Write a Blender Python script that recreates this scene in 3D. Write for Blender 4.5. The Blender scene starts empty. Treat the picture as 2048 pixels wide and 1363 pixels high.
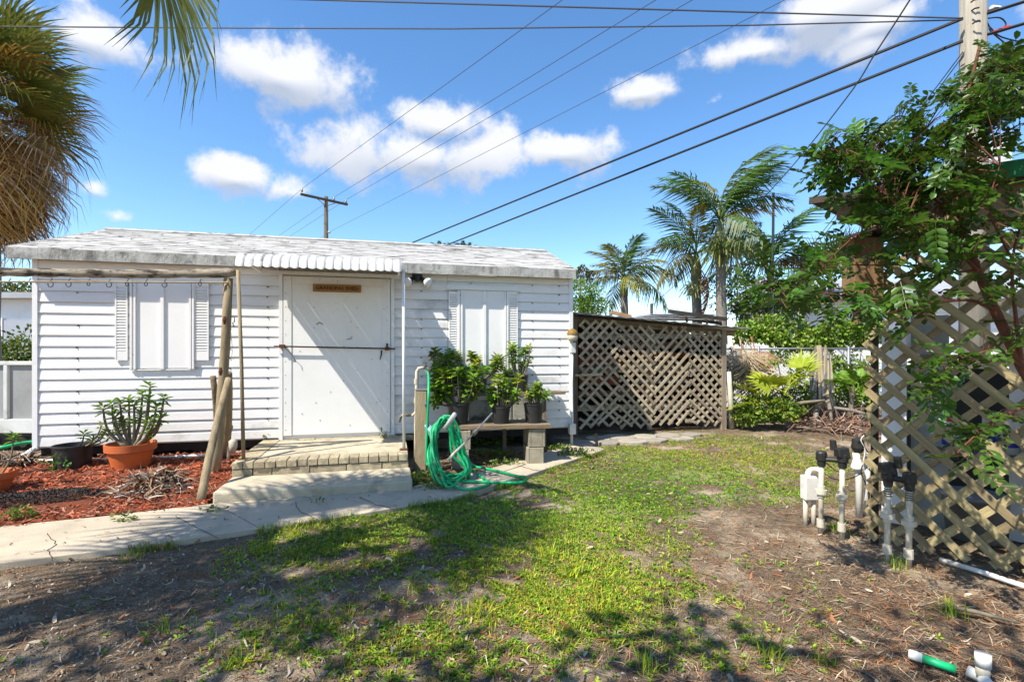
import bpy, math, random
import numpy as np
from mathutils import Vector, Matrix
R = math.radians
rng = np.random.default_rng(7); random.seed(7)
sc = bpy.context.scene; col = sc.collection

# ------------------------------------------------------------------ camera, sky, sun, exposure
F, CX, HY, CH = 1000., 1024., 700., 1.38          # focal length in photo pixels, principal column, horizon row, eye height
cd = bpy.data.cameras.new('camera'); cam = bpy.data.objects.new('camera', cd); col.objects.link(cam)
cam.location = (0, 0, CH); cam.rotation_euler = (R(90), 0, 0)
cd.sensor_width = 36; cd.lens = F / 2048 * 36; cd.shift_y = (HY - 681.5) / 2048
cd.clip_start = .05; cd.clip_end = 3000
sc.camera = cam

LD = Vector((.599, .497, -1.0)).normalized()        # direction the sunlight travels
SUN_EL = math.asin(-LD.z); SUN_AZ = math.atan2(-LD.x, -LD.y)
sd = bpy.data.lights.new('sun', 'SUN'); sun = bpy.data.objects.new('sun', sd); col.objects.link(sun)
sd.energy = 4.5; sd.angle = R(.53); sd.color = (1, .94, .84)
sun.rotation_euler = LD.to_track_quat('-Z', 'Y').to_euler(); sun.location = (-6, -5, 12)
SKY_STRENGTH = .125
sc.view_settings.view_transform = 'Standard'; sc.view_settings.look = 'None'
sc.view_settings.exposure = 1.0; sc.view_settings.gamma = 1.0; sc.view_settings.use_curve_mapping = False

# clouds: centre and half size as (column, row) of the view, turned into azimuth and elevation; the pattern goes on round the sky
CLOUDS = [(175,75,120,62,1),(560,150,165,62,1),(475,352,72,36,.9),(850,315,225,66,1),(880,250,95,50,1),(1130,302,95,40,.9),
          (1280,182,62,30,.9),(1520,95,130,36,.8),(1640,25,190,62,.95),(1740,85,60,25,.6),(2040,320,80,45,.9),(1430,200,26,12,.4),
          (190,375,24,14,.5),(235,432,26,10,.4),(580,382,50,30,.45),(1760,40,120,45,.7)]
def build_world():
    w = bpy.data.worlds.new('World'); sc.world = w; w.use_nodes = True
    nt = w.node_tree; N = nt.nodes; L = nt.links; N.clear()
    out = N.new('ShaderNodeOutputWorld')
    sky = N.new('ShaderNodeTexSky'); sky.sky_type = 'NISHITA'; sky.sun_disc = False
    sky.sun_elevation = SUN_EL; sky.sun_rotation = SUN_AZ; sky.air_density = 1.0; sky.dust_density = .2; sky.ozone_density = 3.0
    bg = N.new('ShaderNodeBackground'); bg.inputs[1].default_value = SKY_STRENGTH; hs_ = N.new('ShaderNodeHueSaturation'); hs_.inputs['Saturation'].default_value = 1.18; L.new(sky.outputs[0], hs_.inputs['Color']); L.new(hs_.outputs[0], bg.inputs[0])
    tc = N.new('ShaderNodeTexCoord')
    def math_(op, a, b=None, clamp=False):
        m = N.new('ShaderNodeMath'); m.operation = op; m.use_clamp = clamp
        for i, v in enumerate((a, b)):
            if v is None: continue
            if isinstance(v, (int, float)): m.inputs[i].default_value = v
            else: L.new(v, m.inputs[i])
        return m.outputs[0]
    nz = N.new('ShaderNodeTexNoise'); nz.inputs['Scale'].default_value = 7; nz.inputs['Detail'].default_value = 9; nz.inputs['Roughness'].default_value = .58
    L.new(tc.outputs['Generated'], nz.inputs['Vector'])
    n2 = N.new('ShaderNodeTexNoise'); n2.inputs['Scale'].default_value = 20; n2.inputs['Detail'].default_value = 9; n2.inputs['Roughness'].default_value = .62
    L.new(tc.outputs['Generated'], n2.inputs['Vector'])
    sp = N.new('ShaderNodeSeparateXYZ'); L.new(tc.outputs['Generated'], sp.inputs[0])
    az = math_('ARCTAN2', sp.outputs[0], sp.outputs[1])
    az = math_('SUBTRACT', math_('MODULO', math_('ADD', az, math.pi * 5.25), math.pi / 2), math.pi / 4)   # same clouds in every quarter of the sky
    el = math_('ARCSINE', sp.outputs[2])
    def blobs(dz):
        cb = N.new('ShaderNodeCombineXYZ'); L.new(az, cb.inputs[0]); L.new(el if not dz else math_('ADD', el, dz), cb.inputs[1])
        acc = None
        for (x, y, rx, ry, a) in CLOUDS:
            ai = math.atan((x - CX) / F); ei = math.atan((HY - y) / F * math.cos(ai))
            ra = 1.08 * rx / F * math.cos(ai) ** 2; re = 1.12 * ry / F * math.cos(ai) * math.cos(ei) ** 2
            s = N.new('ShaderNodeVectorMath'); s.operation = 'SUBTRACT'; L.new(cb.outputs[0], s.inputs[0]); s.inputs[1].default_value = (ai, ei, 0)
            m = N.new('ShaderNodeVectorMath'); m.operation = 'MULTIPLY'; L.new(s.outputs[0], m.inputs[0]); m.inputs[1].default_value = (1 / ra, 1 / re, 0)
            l = N.new('ShaderNodeVectorMath'); l.operation = 'LENGTH'; L.new(m.outputs[0], l.inputs[0])
            d = math_('MULTIPLY', math_('SUBTRACT', 1.15, l.outputs['Value']), a)
            acc = d if acc is None else math_('MAXIMUM', acc, d)
        return acc
    f = blobs(0)
    n = math_('ADD', math_('MULTIPLY', math_('SUBTRACT', nz.outputs['Fac'], .5), 2.6), math_('MULTIPLY', math_('SUBTRACT', n2.outputs['Fac'], .5), 1.7))
    dens = math_('ADD', math_('MAXIMUM', f, -1.1), n)
    mr = N.new('ShaderNodeMapRange'); mr.interpolation_type = 'SMOOTHSTEP'; L.new(dens, mr.inputs[0])
    mr.inputs[1].default_value = -.08; mr.inputs[2].default_value = .66; mr.inputs[3].default_value = 0; mr.inputs[4].default_value = .95
    up = math_('SUBTRACT', f, blobs(.018))                      # undersides a little greyer
    sh = N.new('ShaderNodeMapRange'); L.new(math_('ADD', up, math_('MULTIPLY', n, .12)), sh.inputs[0]); sh.inputs[1].default_value = -.30; sh.inputs[2].default_value = .22
    cr = N.new('ShaderNodeMixRGB'); L.new(sh.outputs[0], cr.inputs[0]); cr.inputs[1].default_value = (.50, .57, .70, 1); cr.inputs[2].default_value = (.95, .96, 1, 1)
    bc = N.new('ShaderNodeBackground'); L.new(cr.outputs[0], bc.inputs[0]); bc.inputs[1].default_value = .54
    mx = N.new('ShaderNodeMixShader'); L.new(mr.outputs[0], mx.inputs[0]); L.new(bg.outputs[0], mx.inputs[1]); L.new(bc.outputs[0], mx.inputs[2])
    L.new(mx.outputs[0], out.inputs[0])
build_world()

# ------------------------------------------------------------------ places: photo column/row + depth -> point; the shed's own frame
TH = math.atan(.245); WC = 7.03
ES = Vector((math.cos(TH), math.sin(TH), 0)); ET = Vector((math.sin(TH), -math.cos(TH), 0))
_yl = WC / (1 + .245 * .956); SO = Vector((-.956 * _yl, _yl, 0))      # the shed's left front corner
def P(x, y, Y): return Vector(((x - CX) / F * Y, Y, CH + (HY - y) / F * Y))
def G(x, y, z=0): return P(x, y, F * (CH - z) / (y - HY))
def W(s, t, z): return SO + ES * s + ET * t + Vector((0, 0, z))
def SZ(x, y, t=0):
    u = (x - CX) / F; Y = (WC - t / math.cos(TH)) / (1 - .245 * u); p = P(x, y, Y)
    return (p - SO).dot(ES), p.z

# ------------------------------------------------------------------ materials
MATS = {}
def mat(name, c1, c2=None, scale=4., rough=.75, bump=0., bscale=40., stretch=(1, 1, 1), dirt=None, dscale=3., dlo=.52, dhi=.68, damt=.8,
        rand=0., attr=False, trans=0., metal=0., spec=.35, detail=6., speck=None, sscale=120., slo=.62, shi=.68):
    m = bpy.data.materials.new(name); m.use_nodes = True; MATS[name] = m
    nt = m.node_tree; N = nt.nodes; L = nt.links
    b = N['Principled BSDF']; out = N['Material Output']
    b.inputs['Roughness'].default_value = rough; b.inputs['Metallic'].default_value = metal; b.inputs['Specular IOR Level'].default_value = spec
    tc = N.new('ShaderNodeTexCoord'); mp = N.new('ShaderNodeMapping'); L.new(tc.outputs['Object'], mp.inputs[0]); mp.inputs['Scale'].default_value = stretch
    oi = N.new('ShaderNodeObjectInfo')
    vm = N.new('ShaderNodeVectorMath'); vm.operation = 'MULTIPLY_ADD'; L.new(oi.outputs['Random'], vm.inputs[0]); vm.inputs[1].default_value = (13, 7, 9); L.new(mp.outputs[0], vm.inputs[2])
    vec = vm.outputs[0]
    def noise(s, d=6.):
        n = N.new('ShaderNodeTexNoise'); n.inputs['Scale'].default_value = s; n.inputs['Detail'].default_value = d; n.inputs['Roughness'].default_value = .62
        L.new(vec, n.inputs['Vector']); return n.outputs['Fac']
    def rng_(v, lo, hi, a=0., bb=1.):
        r = N.new('ShaderNodeMapRange'); L.new(v, r.inputs[0]); r.inputs[1].default_value = lo; r.inputs[2].default_value = hi; r.inputs[3].default_value = a; r.inputs[4].default_value = bb
        return r.outputs[0]
    def mix(fac, a, bcol, op='MIX'):
        x = N.new('ShaderNodeMixRGB'); x.blend_type = op
        for i, v in enumerate((fac, a, bcol)):
            if isinstance(v, (int, float)): x.inputs[i].default_value = v
            elif isinstance(v, tuple): x.inputs[i].default_value = (*v[:3], 1)
            else: L.new(v, x.inputs[i])
        return x.outputs[0]
    c = mix(rng_(noise(scale, detail), .32, .68), c1, c2 or c1)
    if attr:
        a = N.new('ShaderNodeVertexColor'); a.layer_name = 'col'; c = mix(1., c, a.outputs[0], 'MULTIPLY')
    if speck: c = mix(rng_(noise(sscale, 3), slo, shi, 0, .9), c, speck)
    if dirt: c = mix(rng_(noise(dscale, 8), dlo, dhi, 0, damt), c, dirt)
    if rand:
        h = N.new('ShaderNodeHueSaturation'); L.new(rng_(oi.outputs['Random'], 0, 1, 1 - rand, 1 + rand), h.inputs['Value'])
        L.new(rng_(oi.outputs['Random'], 0, 1, .5 - rand * .05, .5 + rand * .05), h.inputs['Hue']); L.new(c, h.inputs['Color']); c = h.outputs[0]
    L.new(c, b.inputs['Base Color'])
    if bump:
        bn = N.new('ShaderNodeBump'); bn.inputs['Strength'].default_value = bump; bn.inputs['Distance'].default_value = .02
        L.new(noise(bscale, 5), bn.inputs['Height']); L.new(bn.outputs[0], b.inputs['Normal'])
    if trans:
        t = N.new('ShaderNodeBsdfTranslucent'); L.new(c, t.inputs[0]); ms = N.new('ShaderNodeMixShader'); ms.inputs[0].default_value = trans
        L.new(b.outputs[0], ms.inputs[1]); L.new(t.outputs[0], ms.inputs[2]); L.new(ms.outputs[0], out.inputs[0])
    return m
mat('siding', (.81, .79, .76), (.75, .73, .70), 2, .5, .12, 25, dirt=(.42, .41, .38), dscale=1.6, dlo=.60, dhi=.8, damt=.45, stretch=(1, 1, 2.5))
mat('mildew_siding', (.76, .74, .71), (.70, .68, .65), 2, .55, .12, 25, dirt=(.16, .15, .13), dscale=2.2, dlo=.53, dhi=.74, damt=.6)
mat('white_trim', (.80, .80, .78), (.74, .73, .70), 3, .5, .08, 30, dirt=(.35, .33, .28), dscale=4, dlo=.62, dhi=.8, damt=.5)
mat('door_paint', (.80, .79, .77), (.74, .73, .70), 1.5, .42, .06, 8, dirt=(.45, .43, .38), dscale=2.4, dlo=.62, dhi=.85, damt=.4)
mat('panel_paint', (.81, .79, .76), (.76, .74, .71), 2, .42, .05, 10, dirt=(.5, .48, .44), dscale=3, dlo=.64, dhi=.85, damt=.4)
mat('fascia', (.50, .49, .45), (.29, .28, .25), 5, .85, .5, 60, dirt=(.09, .085, .07), dscale=7, dlo=.48, dhi=.66, damt=.8, stretch=(1, 1, .6))
mat('shingle', (.56, .545, .52), (.41, .395, .37), 3, .9, .5, 90, dirt=(.07, .062, .055), dscale=4.2, dlo=.50, dhi=.62, damt=.8, stretch=(.5, 4.0, 4.0))
mat('tin_white', (.58, .58, .56), (.46, .45, .42), 6, .45, .05, 20, dirt=(.12, .115, .10), dscale=7, dlo=.55, dhi=.68, damt=.8, rand=.10)
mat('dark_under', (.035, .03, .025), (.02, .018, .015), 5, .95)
mat('iron', (.025, .022, .02), (.05, .03, .02), 30, .6, .2, 90, metal=.3)
mat('rust', (.16, .06, .025), (.08, .03, .015), 30, .9, .3, 120)
mat('sign_wood', (.36, .19, .055), (.24, .11, .03), 6, .6, .2, 40, stretch=(1, 1, 8))
mat('burnt', (.035, .015, .008), None, 5, .8)
mat('lamp_black', (.015, .015, .015), (.03, .028, .025), 12, .5)
mat('lamp_glass', (.75, .76, .74), (.62, .62, .58), 10, .15, spec=.6)
mat('log', (.44, .38, .29), (.17, .135, .095), 9, .95, 1., 60, stretch=(.8, 2.4, 2.4), dirt=(.04, .032, .024), dscale=9, dlo=.50, dhi=.60, damt=.9)
mat('post_wood', (.34, .27, .17), (.22, .165, .09), 5, .9, .6, 40, stretch=(3, 3, .35), dirt=(.08, .06, .035), dscale=4, dlo=.56, dhi=.7, damt=.7)
mat('rail_wood', (.46, .38, .27), (.25, .19, .115), 4, .9, .5, 35, stretch=(.25, 4, 4), dirt=(.11, .10, .06), dscale=3, dlo=.5, dhi=.72, damt=.6, rand=.22)
mat('lattice_near', (.37, .29, .155), (.21, .16, .08), 4, .88, .5, 45, stretch=(.25, 5, 5), dirt=(.10, .09, .045), dscale=3, dlo=.5, dhi=.74, damt=.6, rand=.2)
mat('bamboo', (.35, .26, .15), (.22, .15, .08), 8, .7)
mat('terracotta', (.56, .135, .025), (.42, .10, .03), 4, .7, .15, 60, dirt=(.30, .12, .06), dscale=5, damt=.5)
mat('black_plastic', (.018, .018, .018), (.035, .034, .032), 6, .42, dirt=(.10, .09, .075), dscale=5, dlo=.56, dhi=.75, damt=.5)
mat('soil', (.05, .035, .022), (.11, .08, .05), 30, .95, .8, 80)
mat('brick', (.52, .44, .29), (.34, .28, .18), 14, .95, .9, 110, dirt=(.12, .105, .075), dscale=7, dlo=.56, dhi=.7, damt=.6, rand=.13)
mat('step_concrete', (.52, .46, .34), (.40, .34, .24), 5, .95, .5, 70, dirt=(.14, .125, .095), dscale=3.5, dlo=.52, dhi=.68, damt=.65)
mat('concrete', (.50, .42, .31), (.40, .335, .245), 2.6, .95, .4, 120, dirt=(.20, .18, .145), dscale=2.2, dlo=.52, dhi=.74, damt=.6, speck=(.15, .13, .1), sscale=90, slo=.66, shi=.72)
mat('cinder', (.40, .355, .27), (.27, .24, .17), 14, .97, 1., 130, dirt=(.10, .10, .06), dscale=5, dlo=.55, dhi=.72, damt=.6, rand=.1)
mat('flagstone', (.36, .32, .26), (.25, .22, .17), 5, .95, .5, 60, rand=.18)
mat('pvc', (.56, .51, .42), (.42, .37, .28), 6, .5, .05, 30, dirt=(.25, .21, .14), dscale=7, dlo=.55, dhi=.72, damt=.6, rand=.05)
mat('pvc_white', (.68, .66, .62), (.56, .53, .47), 6, .5, dirt=(.3, .27, .2), dscale=8, dlo=.6, dhi=.75, damt=.5)
mat('brass', (.12, .10, .07), (.28, .25, .2), 20, .5, metal=.6)
mat('hose', (.008, .40, .15), (.006, .27, .095), 9, .42, dirt=(.10, .22, .13), dscale=9, dlo=.6, dhi=.8, damt=.4)
mat('bracket_blue', (.16, .25, .28), (.11, .19, .22), 12, .5)
mat('grey_plastic', (.30, .305, .30), (.22, .22, .215), 2, .5, dirt=(.12, .11, .09), dscale=3, damt=.5)
mat('pale_plastic', (.55, .56, .54), (.45, .45, .42), 3, .5, dirt=(.2, .18, .13), dscale=3, damt=.5)
mat('plank_wood', (.24, .18, .12), (.13, .09, .055), 5, .92, .6, 40, stretch=(.25, 4, 4), rand=.2)
mat('stained_panel', (.36, .34, .27), (.24, .22, .16), 4, .85, .3, 40, dirt=(.03, .03, .02), dscale=4, dlo=.50, dhi=.62, damt=.85)
mat('red_board', (.30, .09, .04), (.20, .055, .028), 5, .9, .4, 40, rand=.3)
mat('tan_board', (.34, .19, .10), (.24, .13, .07), 5, .9, .4, 40, rand=.3)
mat('metal_sheet', (.42, .43, .44), (.30, .30, .29), 5, .45, metal=.4, dirt=(.16, .11, .07), dscale=4, damt=.5)
mat('galvanized', (.30, .31, .31), (.2, .2, .2), 14, .5, metal=.6)
mat('pole_wood', (.36, .33, .27), (.25, .22, .17), 4, .95, .5, 40, stretch=(5, 5, .3), dirt=(.14, .12, .085), dscale=3, damt=.6)
mat('far_pole', (.12, .105, .075), (.08, .07, .05), 3, .95)
mat('ceramic', (.30, .32, .30), None, 3, .4)
mat('cable', (.012, .012, .013), None, 3, .6)
mat('thin_wire', (.06, .06, .065), None, 3, .6)
mat('neighbor_white', (.80, .80, .79), (.74, .74, .73), 1.2, .6, dirt=(.45, .44, .4), dscale=1.5, damt=.4)
mat('neighbor_grey', (.34, .35, .37), (.28, .29, .31), 2, .6)
mat('window_grey', (.36, .38, .43), (.31, .33, .38), 1, .4)
mat('green_paint', (.012, .20, .05), (.01, .14, .04), 5, .5, dirt=(.02, .06, .02), dscale=5, damt=.6)
mat('dark_roof', (.07, .055, .04), (.035, .03, .024), 6, .95, .5, 40)
mat('grey_panel', (.40, .41, .38), (.30, .31, .28), 2, .7, dirt=(.12, .12, .1), dscale=3, damt=.5)
mat('birdhouse_wood', (.26, .15, .07), (.15, .085, .04), 6, .9, .4, 40, stretch=(4, 4, .4))
mat('bark_red', (.17, .06, .03), (.09, .035, .02), 14, .85, .4, 60)
mat('bark_grey', (.26, .235, .20), (.15, .13, .105), 14, .95, .8, 30, stretch=(1, 1, 3))
mat('bark_green', (.20, .23, .11), (.13, .15, .07), 8, .7, stretch=(1, 1, 4))
mat('stem', (.22, .19, .13), (.14, .11, .075), 20, .9)
mat('leaf_tree', (.085, .17, .016), (.045, .105, .012), 8, .38, rand=.38, trans=.42, spec=.5)
mat('leaf_pot', (.17, .30, .02), (.09, .18, .015), 14, .45, rand=.25, trans=.28, spec=.4)
mat('leaf_yellow', (.42, .44, .03), (.24, .32, .025), 10, .5, rand=.2, trans=.35)
mat('leaf_dark', (.035, .085, .016), (.022, .055, .012), 10, .5, attr=True, trans=.3)
mat('leaf_mix', (1., 1., 1.), (.8, .85, .75), 5, .5, attr=True, trans=.35)
mat('frond_green', (.14, .18, .026), (.08, .115, .02), 5, .5, rand=.3, trans=.3)
mat('frond_olive', (.22, .205, .035), (.13, .125, .025), 5, .55, rand=.3, trans=.3)
mat('frond_gold', (.48, .30, .05), (.30, .19, .035), 5, .6, rand=.3, trans=.3)
mat('frond_brown', (.50, .26, .08), (.30, .15, .05), 5, .85, rand=.35, trans=.2)
mat('frond_tan', (.50, .40, .27), (.34, .25, .15), 6, .9, rand=.3, trans=.15)
mat('frond_rust', (.36, .12, .03), (.24, .08, .02), 6, .8, rand=.2, trans=.25)
mat('feather_green', (.09, .16, .025), (.045, .09, .016), 5, .45, rand=.35, trans=.3)
mat('grass', (1, 1, 1), (.82, .88, .8), 3, .6, attr=True, trans=.35)
mat('litter', (1, 1, 1), (.75, .72, .7), 9, .95, attr=True)
mat('mulch_chip', (.44, .10, .035), (.27, .055, .02), 7, .9, attr=True)
mat('mulch_base', (.22, .05, .018), (.11, .035, .015), 22, .95, 1., 60, dirt=(.06, .035, .02), dscale=3, damt=.6)

def ground_material():
    m = bpy.data.materials.new('ground'); m.use_nodes = True; MATS['ground'] = m
    nt = m.node_tree; N = nt.nodes; L = nt.links; b = N['Principled BSDF']; b.inputs['Roughness'].default_value = .96; b.inputs['Specular IOR Level'].default_value = .15
    tc = N.new('ShaderNodeTexCoord')
    def noise(s, d=7, r=.62):
        n = N.new('ShaderNodeTexNoise'); n.inputs['Scale'].default_value = s; n.inputs['Detail'].default_value = d; n.inputs['Roughness'].default_value = r
        L.new(tc.outputs['Object'], n.inputs['Vector']); return n.outputs['Fac']
    def rr(v, lo, hi, a=0., bb=1.):
        r = N.new('ShaderNodeMapRange'); L.new(v, r.inputs[0]); r.inputs[1].default_value = lo; r.inputs[2].default_value = hi; r.inputs[3].default_value = a; r.inputs[4].default_value = bb; return r.outputs[0]
    def mix(f, a, c):
        x = N.new('ShaderNodeMixRGB')
        for i, v in enumerate((f, a, c)):
            if isinstance(v, tuple): x.inputs[i].default_value = (*v, 1)
            elif isinstance(v, (int, float)): x.inputs[i].default_value = v
            else: L.new(v, x.inputs[i])
        return x.outputs[0]
    c = mix(rr(noise(22), .35, .65), (.225, .165, .105), (.12, .082, .05))        # dirt
    c = mix(rr(noise(1.3), .5, .62), c, (.48, .38, .26))                        # pale sand patches
    c = mix(rr(noise(2.1), .52, .66), c, (.19, .105, .05))                     # rotted needles
    c = mix(rr(noise(130, 3), .58, .64, 0, .7), c, (.42, .39, .34))              # grains
    c = mix(rr(noise(95, 3), .60, .66, 0, .8), c, (.035, .028, .02))
    L.new(c, b.inputs['Base Color'])
    bn = N.new('ShaderNodeBump'); bn.inputs['Strength'].default_value = .9; bn.inputs['Distance'].default_value = .02
    ad = N.new('ShaderNodeMath'); L.new(noise(38), ad.inputs[0]); L.new(noise(150, 3), ad.inputs[1]); L.new(ad.outputs[0], bn.inputs['Height']); L.new(bn.outputs[0], b.inputs['Normal'])
ground_material()

# ------------------------------------------------------------------ mesh helpers
ORG = {}
def tag(o, label=None, cat=None, group=None, kind=None):
    if label: o['label'] = label
    if cat: o['category'] = cat
    if group: o['group'] = group
    if kind: o['kind'] = kind
    return o
def empty(name, loc, label=None, cat=None, group=None, kind=None):
    o = bpy.data.objects.new(name, None); col.objects.link(o); o.location = Vector(loc); o.empty_display_size = .1; ORG[o] = Vector(loc)
    return tag(o, label, cat, group, kind)
def link(name, me, parent=None, M=None, material=None):
    o = bpy.data.objects.new(name, me); col.objects.link(o)
    if material and not me.materials: me.materials.append(MATS[material])
    po = ORG[parent] if parent else Vector((0, 0, 0))
    if parent: o.parent = parent
    M = M or Matrix.Translation(po)
    o.matrix_basis = Matrix.Translation(-po) @ M
    ORG[o] = M.translation.copy()
    return o
def mesh(name, v, f, smooth=False):
    me = bpy.data.meshes.new(name); me.from_pydata([tuple(p) for p in v], [], f); me.update()
    if smooth: me.polygons.foreach_set('use_smooth', [True] * len(me.polygons))
    return me
def np_mesh(name, V, Fc, cols=None, smooth=False):
    V = np.asarray(V, dtype=np.float32).reshape(-1, 3); Fc = np.asarray(Fc, dtype=np.int32); n, k = Fc.shape
    me = bpy.data.meshes.new(name); me.vertices.add(len(V)); me.vertices.foreach_set('co', V.ravel())
    me.loops.add(n * k); me.loops.foreach_set('vertex_index', Fc.ravel())
    me.polygons.add(n); me.polygons.foreach_set('loop_start', np.arange(0, n * k, k, dtype=np.int32)); me.polygons.foreach_set('loop_total', np.full(n, k, dtype=np.int32))
    if smooth: me.polygons.foreach_set('use_smooth', np.ones(n, dtype=bool))
    if cols is not None:
        a = me.color_attributes.new('col', 'FLOAT_COLOR', 'POINT'); c = np.ones((len(V), 4), dtype=np.float32); c[:, :3] = cols; a.data.foreach_set('color', c.ravel())
    me.update(calc_edges=True); me.validate(); return me
class MB:
    def __init__(s): s.v = []; s.f = []
    def hexa(s, p):                       # eight corners: bottom ring then top ring
        i = len(s.v); s.v += [Vector(q) for q in p]
        s.f += [(i+3, i+2, i+1, i), (i+4, i+5, i+6, i+7), (i, i+1, i+5, i+4), (i+1, i+2, i+6, i+5), (i+2, i+3, i+7, i+6), (i+3, i, i+4, i+7)]; return s
    def box(s, a, b):
        (x0, y0, z0), (x1, y1, z1) = a, b
        return s.hexa([(x0,y0,z0),(x1,y0,z0),(x1,y1,z0),(x0,y1,z0),(x0,y0,z1),(x1,y0,z1),(x1,y1,z1),(x0,y1,z1)])
    def sbox(s, s0, s1, t0, t1, z0, z1):  # box in the shed's frame
        return s.hexa([W(s0,t1,z0),W(s1,t1,z0),W(s1,t0,z0),W(s0,t0,z0),W(s0,t1,z1),W(s1,t1,z1),W(s1,t0,z1),W(s0,t0,z1)])
    def tube(s, pts, rad, n=8, cap=True, rough=0.):
        pts = [Vector(p) for p in pts]; m = len(pts)
        if isinstance(rad, (int, float)): rad = [rad] * m
        base = len(s.v); ref = None
        for i, p in enumerate(pts):
            d = (pts[min(i+1, m-1)] - pts[max(i-1, 0)]).normalized()
            if ref is None:
                ref = Vector((0, 0, 1)) if abs(d.z) < .9 else Vector((1, 0, 0))
            a = d.cross(ref).normalized(); b = a.cross(d).normalized(); ref = b
            for k in range(n):
                q = 2 * math.pi * k / n; r = rad[i] * (1 + (random.uniform(-rough, rough) if rough else 0))
                s.v.append(p + a * (math.cos(q) * r) + b * (math.sin(q) * r))
        for i in range(m - 1):
            for k in range(n):
                o = base + i * n; k2 = (k + 1) % n; s.f.append((o+k, o+k2, o+n+k2, o+n+k))
        if cap:
            s.f.append(tuple(base + k for k in range(n))[::-1]); s.f.append(tuple(base + (m-1)*n + k for k in range(n)))
        return s
    def lathe(s, c, prof, n=24):          # prof: (radius, height) pairs
        base = len(s.v); c = Vector(c)
        for r, z in prof:
            for k in range(n):
                q = 2 * math.pi * k / n; s.v.append(c + Vector((math.cos(q)*r, math.sin(q)*r, z)))
        for i in range(len(prof) - 1):
            for k in range(n):
                o = base + i * n; k2 = (k+1) % n; s.f.append((o+k, o+k2, o+n+k2, o+n+k))
        return s
    def prism(s, poly, z0, z1):
        n = len(poly); i = len(s.v)
        s.v += [Vector((p[0], p[1], z0)) for p in poly] + [Vector((p[0], p[1], z1)) for p in poly]
        s.f += [tuple(range(i+n, i+2*n)), tuple(range(i+n-1, i-1, -1))] + [(i+k, i+(k+1) % n, i+n+(k+1) % n, i+n+k) for k in range(n)]; return s
    def build(s, name, material, parent=None, smooth=False, org=None, bevel=0.):
        if org is None:
            if parent is not None: org = ORG[parent]
            else:
                xs = [p.x for p in s.v]; ys = [p.y for p in s.v]; org = Vector(((min(xs)+max(xs))/2, (min(ys)+max(ys))/2, min(p.z for p in s.v)))
        me = mesh(name, [p - org for p in s.v], s.f, smooth)
        o = link(name, me, parent, Matrix.Translation(org), material)
        if bevel:
            b = o.modifiers.new('bevel', 'BEVEL'); b.width = bevel; b.segments = 2; b.limit_method = 'ANGLE'
        return o
def axis_matrix(p0, p1, up=Vector((0, 0, 1))):
    d = (Vector(p1) - Vector(p0)).normalized(); s = up.cross(d)
    if s.length < 1e-4: s = Vector((0, 1, 0)).cross(d)
    s.normalize(); u = d.cross(s)
    M = Matrix((d, s, u)).transposed().to_4x4(); M.translation = Vector(p0); return M
def beam(name, p0, p1, w, d, material, parent, up=Vector((0, 0, 1)), jit=0.):   # a sawn piece: x along, w sideways, d upward
    L_ = (Vector(p1) - Vector(p0)).length; j = lambda: random.uniform(-jit, jit)
    mb = MB(); mb.hexa([(0+j(),-w/2+j(),-d/2),(L_+j(),-w/2+j(),-d/2+j()),(L_+j(),w/2+j(),-d/2),(0+j(),w/2,-d/2+j()),(0+j(),-w/2,d/2+j()),(L_,-w/2+j(),d/2),(L_+j(),w/2,d/2+j()),(0,w/2+j(),d/2)])
    return link(name, mesh(name, mb.v, mb.f), parent, axis_matrix(p0, p1, up), material)
def catmull(pts, n=6):
    pts = [Vector(p) for p in pts]; q = [pts[0]] + pts + [pts[-1]]; o = []
    for i in range(1, len(q) - 2):
        for k in range(n):
            t = k / n; a, b, c, d = q[i-1], q[i], q[i+1], q[i+2]
            o.append(.5 * (2*b + (c-a)*t + (2*a-5*b+4*c-d)*t*t + (3*b-a-3*c+d)*t**3))
    o.append(pts[-1]); return o
def unit(a): return a / np.maximum(np.linalg.norm(a, axis=1, keepdims=True), 1e-9)
def leaf_arrays(Pp, D, Nn, L_, Wd, fold=.25, droop=.15):      # n leaves -> verts (6n), quads (2n)
    n = len(Pp); D = unit(D); S = unit(np.cross(D, Nn)); U = np.cross(S, D); L_ = np.broadcast_to(L_, (n,))[:, None]; Wd = np.broadcast_to(Wd, (n,))[:, None]
    b = Pp; tip = Pp + D*L_ - U*L_*droop
    r1 = Pp + D*L_*.35 + S*Wd*.42 + U*Wd*fold; r2 = Pp + D*L_*.72 + S*Wd*.46 + U*(Wd*fold - L_*droop*.45)
    l1 = Pp + D*L_*.35 - S*Wd*.42 + U*Wd*fold; l2 = Pp + D*L_*.72 - S*Wd*.46 + U*(Wd*fold - L_*droop*.45)
    V = np.stack([b, r1, r2, tip, l2, l1], 1).reshape(-1, 3); i = np.arange(n)[:, None] * 6
    return V, np.concatenate([i + np.array([[0, 1, 2, 3]]), i + np.array([[0, 3, 4, 5]])])
def rand_dirs(n): return unit(rng.normal(size=(n, 3)))
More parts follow.
